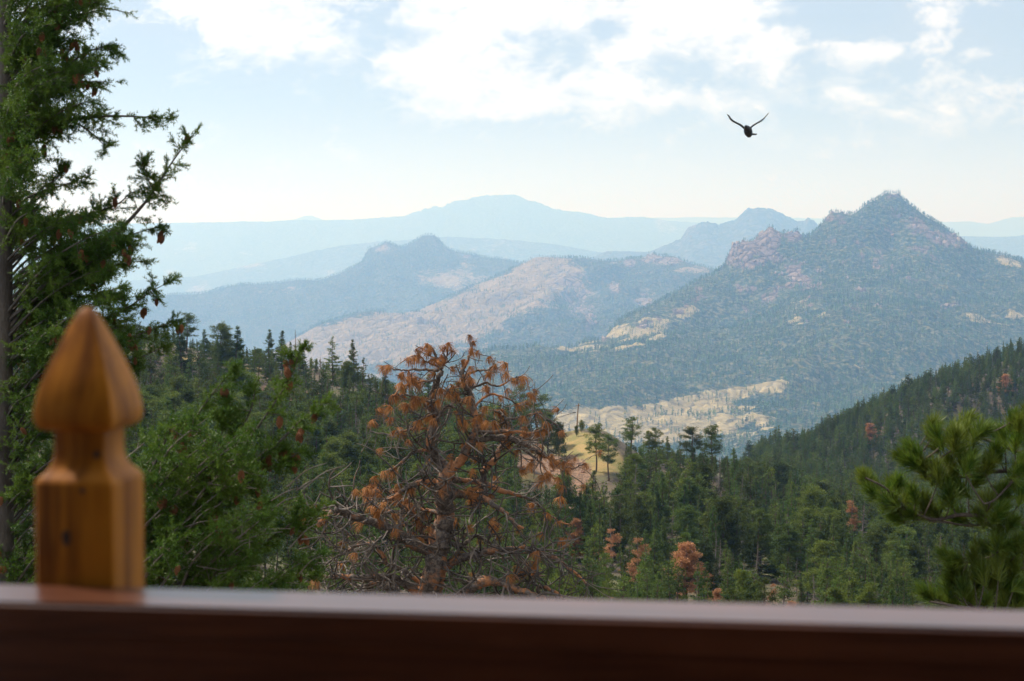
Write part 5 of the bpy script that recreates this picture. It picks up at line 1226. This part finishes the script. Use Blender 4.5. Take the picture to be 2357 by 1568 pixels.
cap = [(zof(986)+.0005, H*.60, .004), (zof(984), H*.80, .004), (zof(978), H*.93, .004), (zof(968), H*.99, .004), (zof(955), H*1.01, .004), (zof(935), hw(119), .0025), (zof(910), hw(113), .0022), (zof(880), hw(104), .0022), (zof(850), hw(91), .0018), (zof(820), hw(77), .0018), (zof(790), hw(62), .0018), (zof(760), hw(46), .0018), (zof(738), hw(34), .0018), (zof(722), hw(24), .0018), (zof(714), hw(17), .0018), (zof(707), hw(8), .0012)]
obj('finial', loft('finial', cap, M_POST), post)
# knots on the post face
M_KNOT, t_, b_, o_ = mat_new('dark_knot'); b_.inputs['Base Color'].default_value = (.035, .014, .005, 1); b_.inputs['Roughness'].default_value = .45
bpy.context.view_layer.update()
Mi = post.matrix_world.inverted()
for (kx, ky, rx, rz) in ((212, 1052, 8, 12), (150, 1240, 10, 19), (190, 1130, 6, 7)):
    fy = -(H*.655 if ky < 1080 else H); pp = P(kx, ky, PYo-.045); lp = Mi @ Vector(pp)
    g = Geo(); th = np.linspace(0, 2*math.pi, 14, endpoint=False); rr = PYo/FPX; V_ = np.stack([lp.x+np.cos(th)*rx*rr*(1+.12*np.sin(3*th)), np.full(14, fy-.0006), lp.z+np.sin(th)*rz*rr], -1)
    V_ = np.vstack([V_, V_+[0, .004, 0]]); i = np.arange(14); g.add(V_, np.stack([i, (i+1) % 14, (i+1) % 14+14, i+14], -1)); g.add(V_[:14], np.array([list(range(13, -1, -1))])); obj('knot', g.mesh('knot', M_KNOT), post)
for o_ in rail.children: pass
# deck floor; unseen wall and canopy added to shade the railing's near side
M_DECK, t_, b_ = wood('deck_board_stain', (.09, .035, .016), (.13, .055, .028), .6, 0)
fl = empty('deck', tuple(rail_o+np.array([0, 0, -1.0])), 'wooden deck floor under the viewer', 'deck'); fl.rotation_euler = (0, 0, ang)
for i in range(30): obj('board', box_mesh('board', (-2.4, -.30-.1425*i+.16, -.04), (3.2, -.30-.1425*i+.298, 0), M_DECK, .003, 1), fl)
shade_cabin = empty('shade_cabin', tuple(rail_o+np.array([0, 0, -1.0])), 'unseen wooden wall and canopy added behind the viewer to shade the railing', 'shade_cabin'); shade_cabin.rotation_euler = (0, 0, ang)
M_SHADEWALL, t_, b_ = wood('shade_board_stain', (.06, .028, .014), (.09, .045, .022), .7, 0)
for i in range(17): obj('shade_wall_board', box_mesh('shade_wall_board', (-3.4, -4.2, .002+i*.15), (4.2, -4.17+.004*(i % 2), .146+i*.15), M_SHADEWALL, .003, 1), shade_cabin)
obj('shade_roof', box_mesh('shade_roof', (-3.6, -4.4, 2.56), (4.4, -.62, 2.68), M_SHADEWALL, .004, 1), shade_cabin)
obj('shade_beam', box_mesh('shade_beam', (-3.6, -.92, 2.36), (4.4, -.80, 2.555), M_SHADEWALL, .004, 1), shade_cabin)
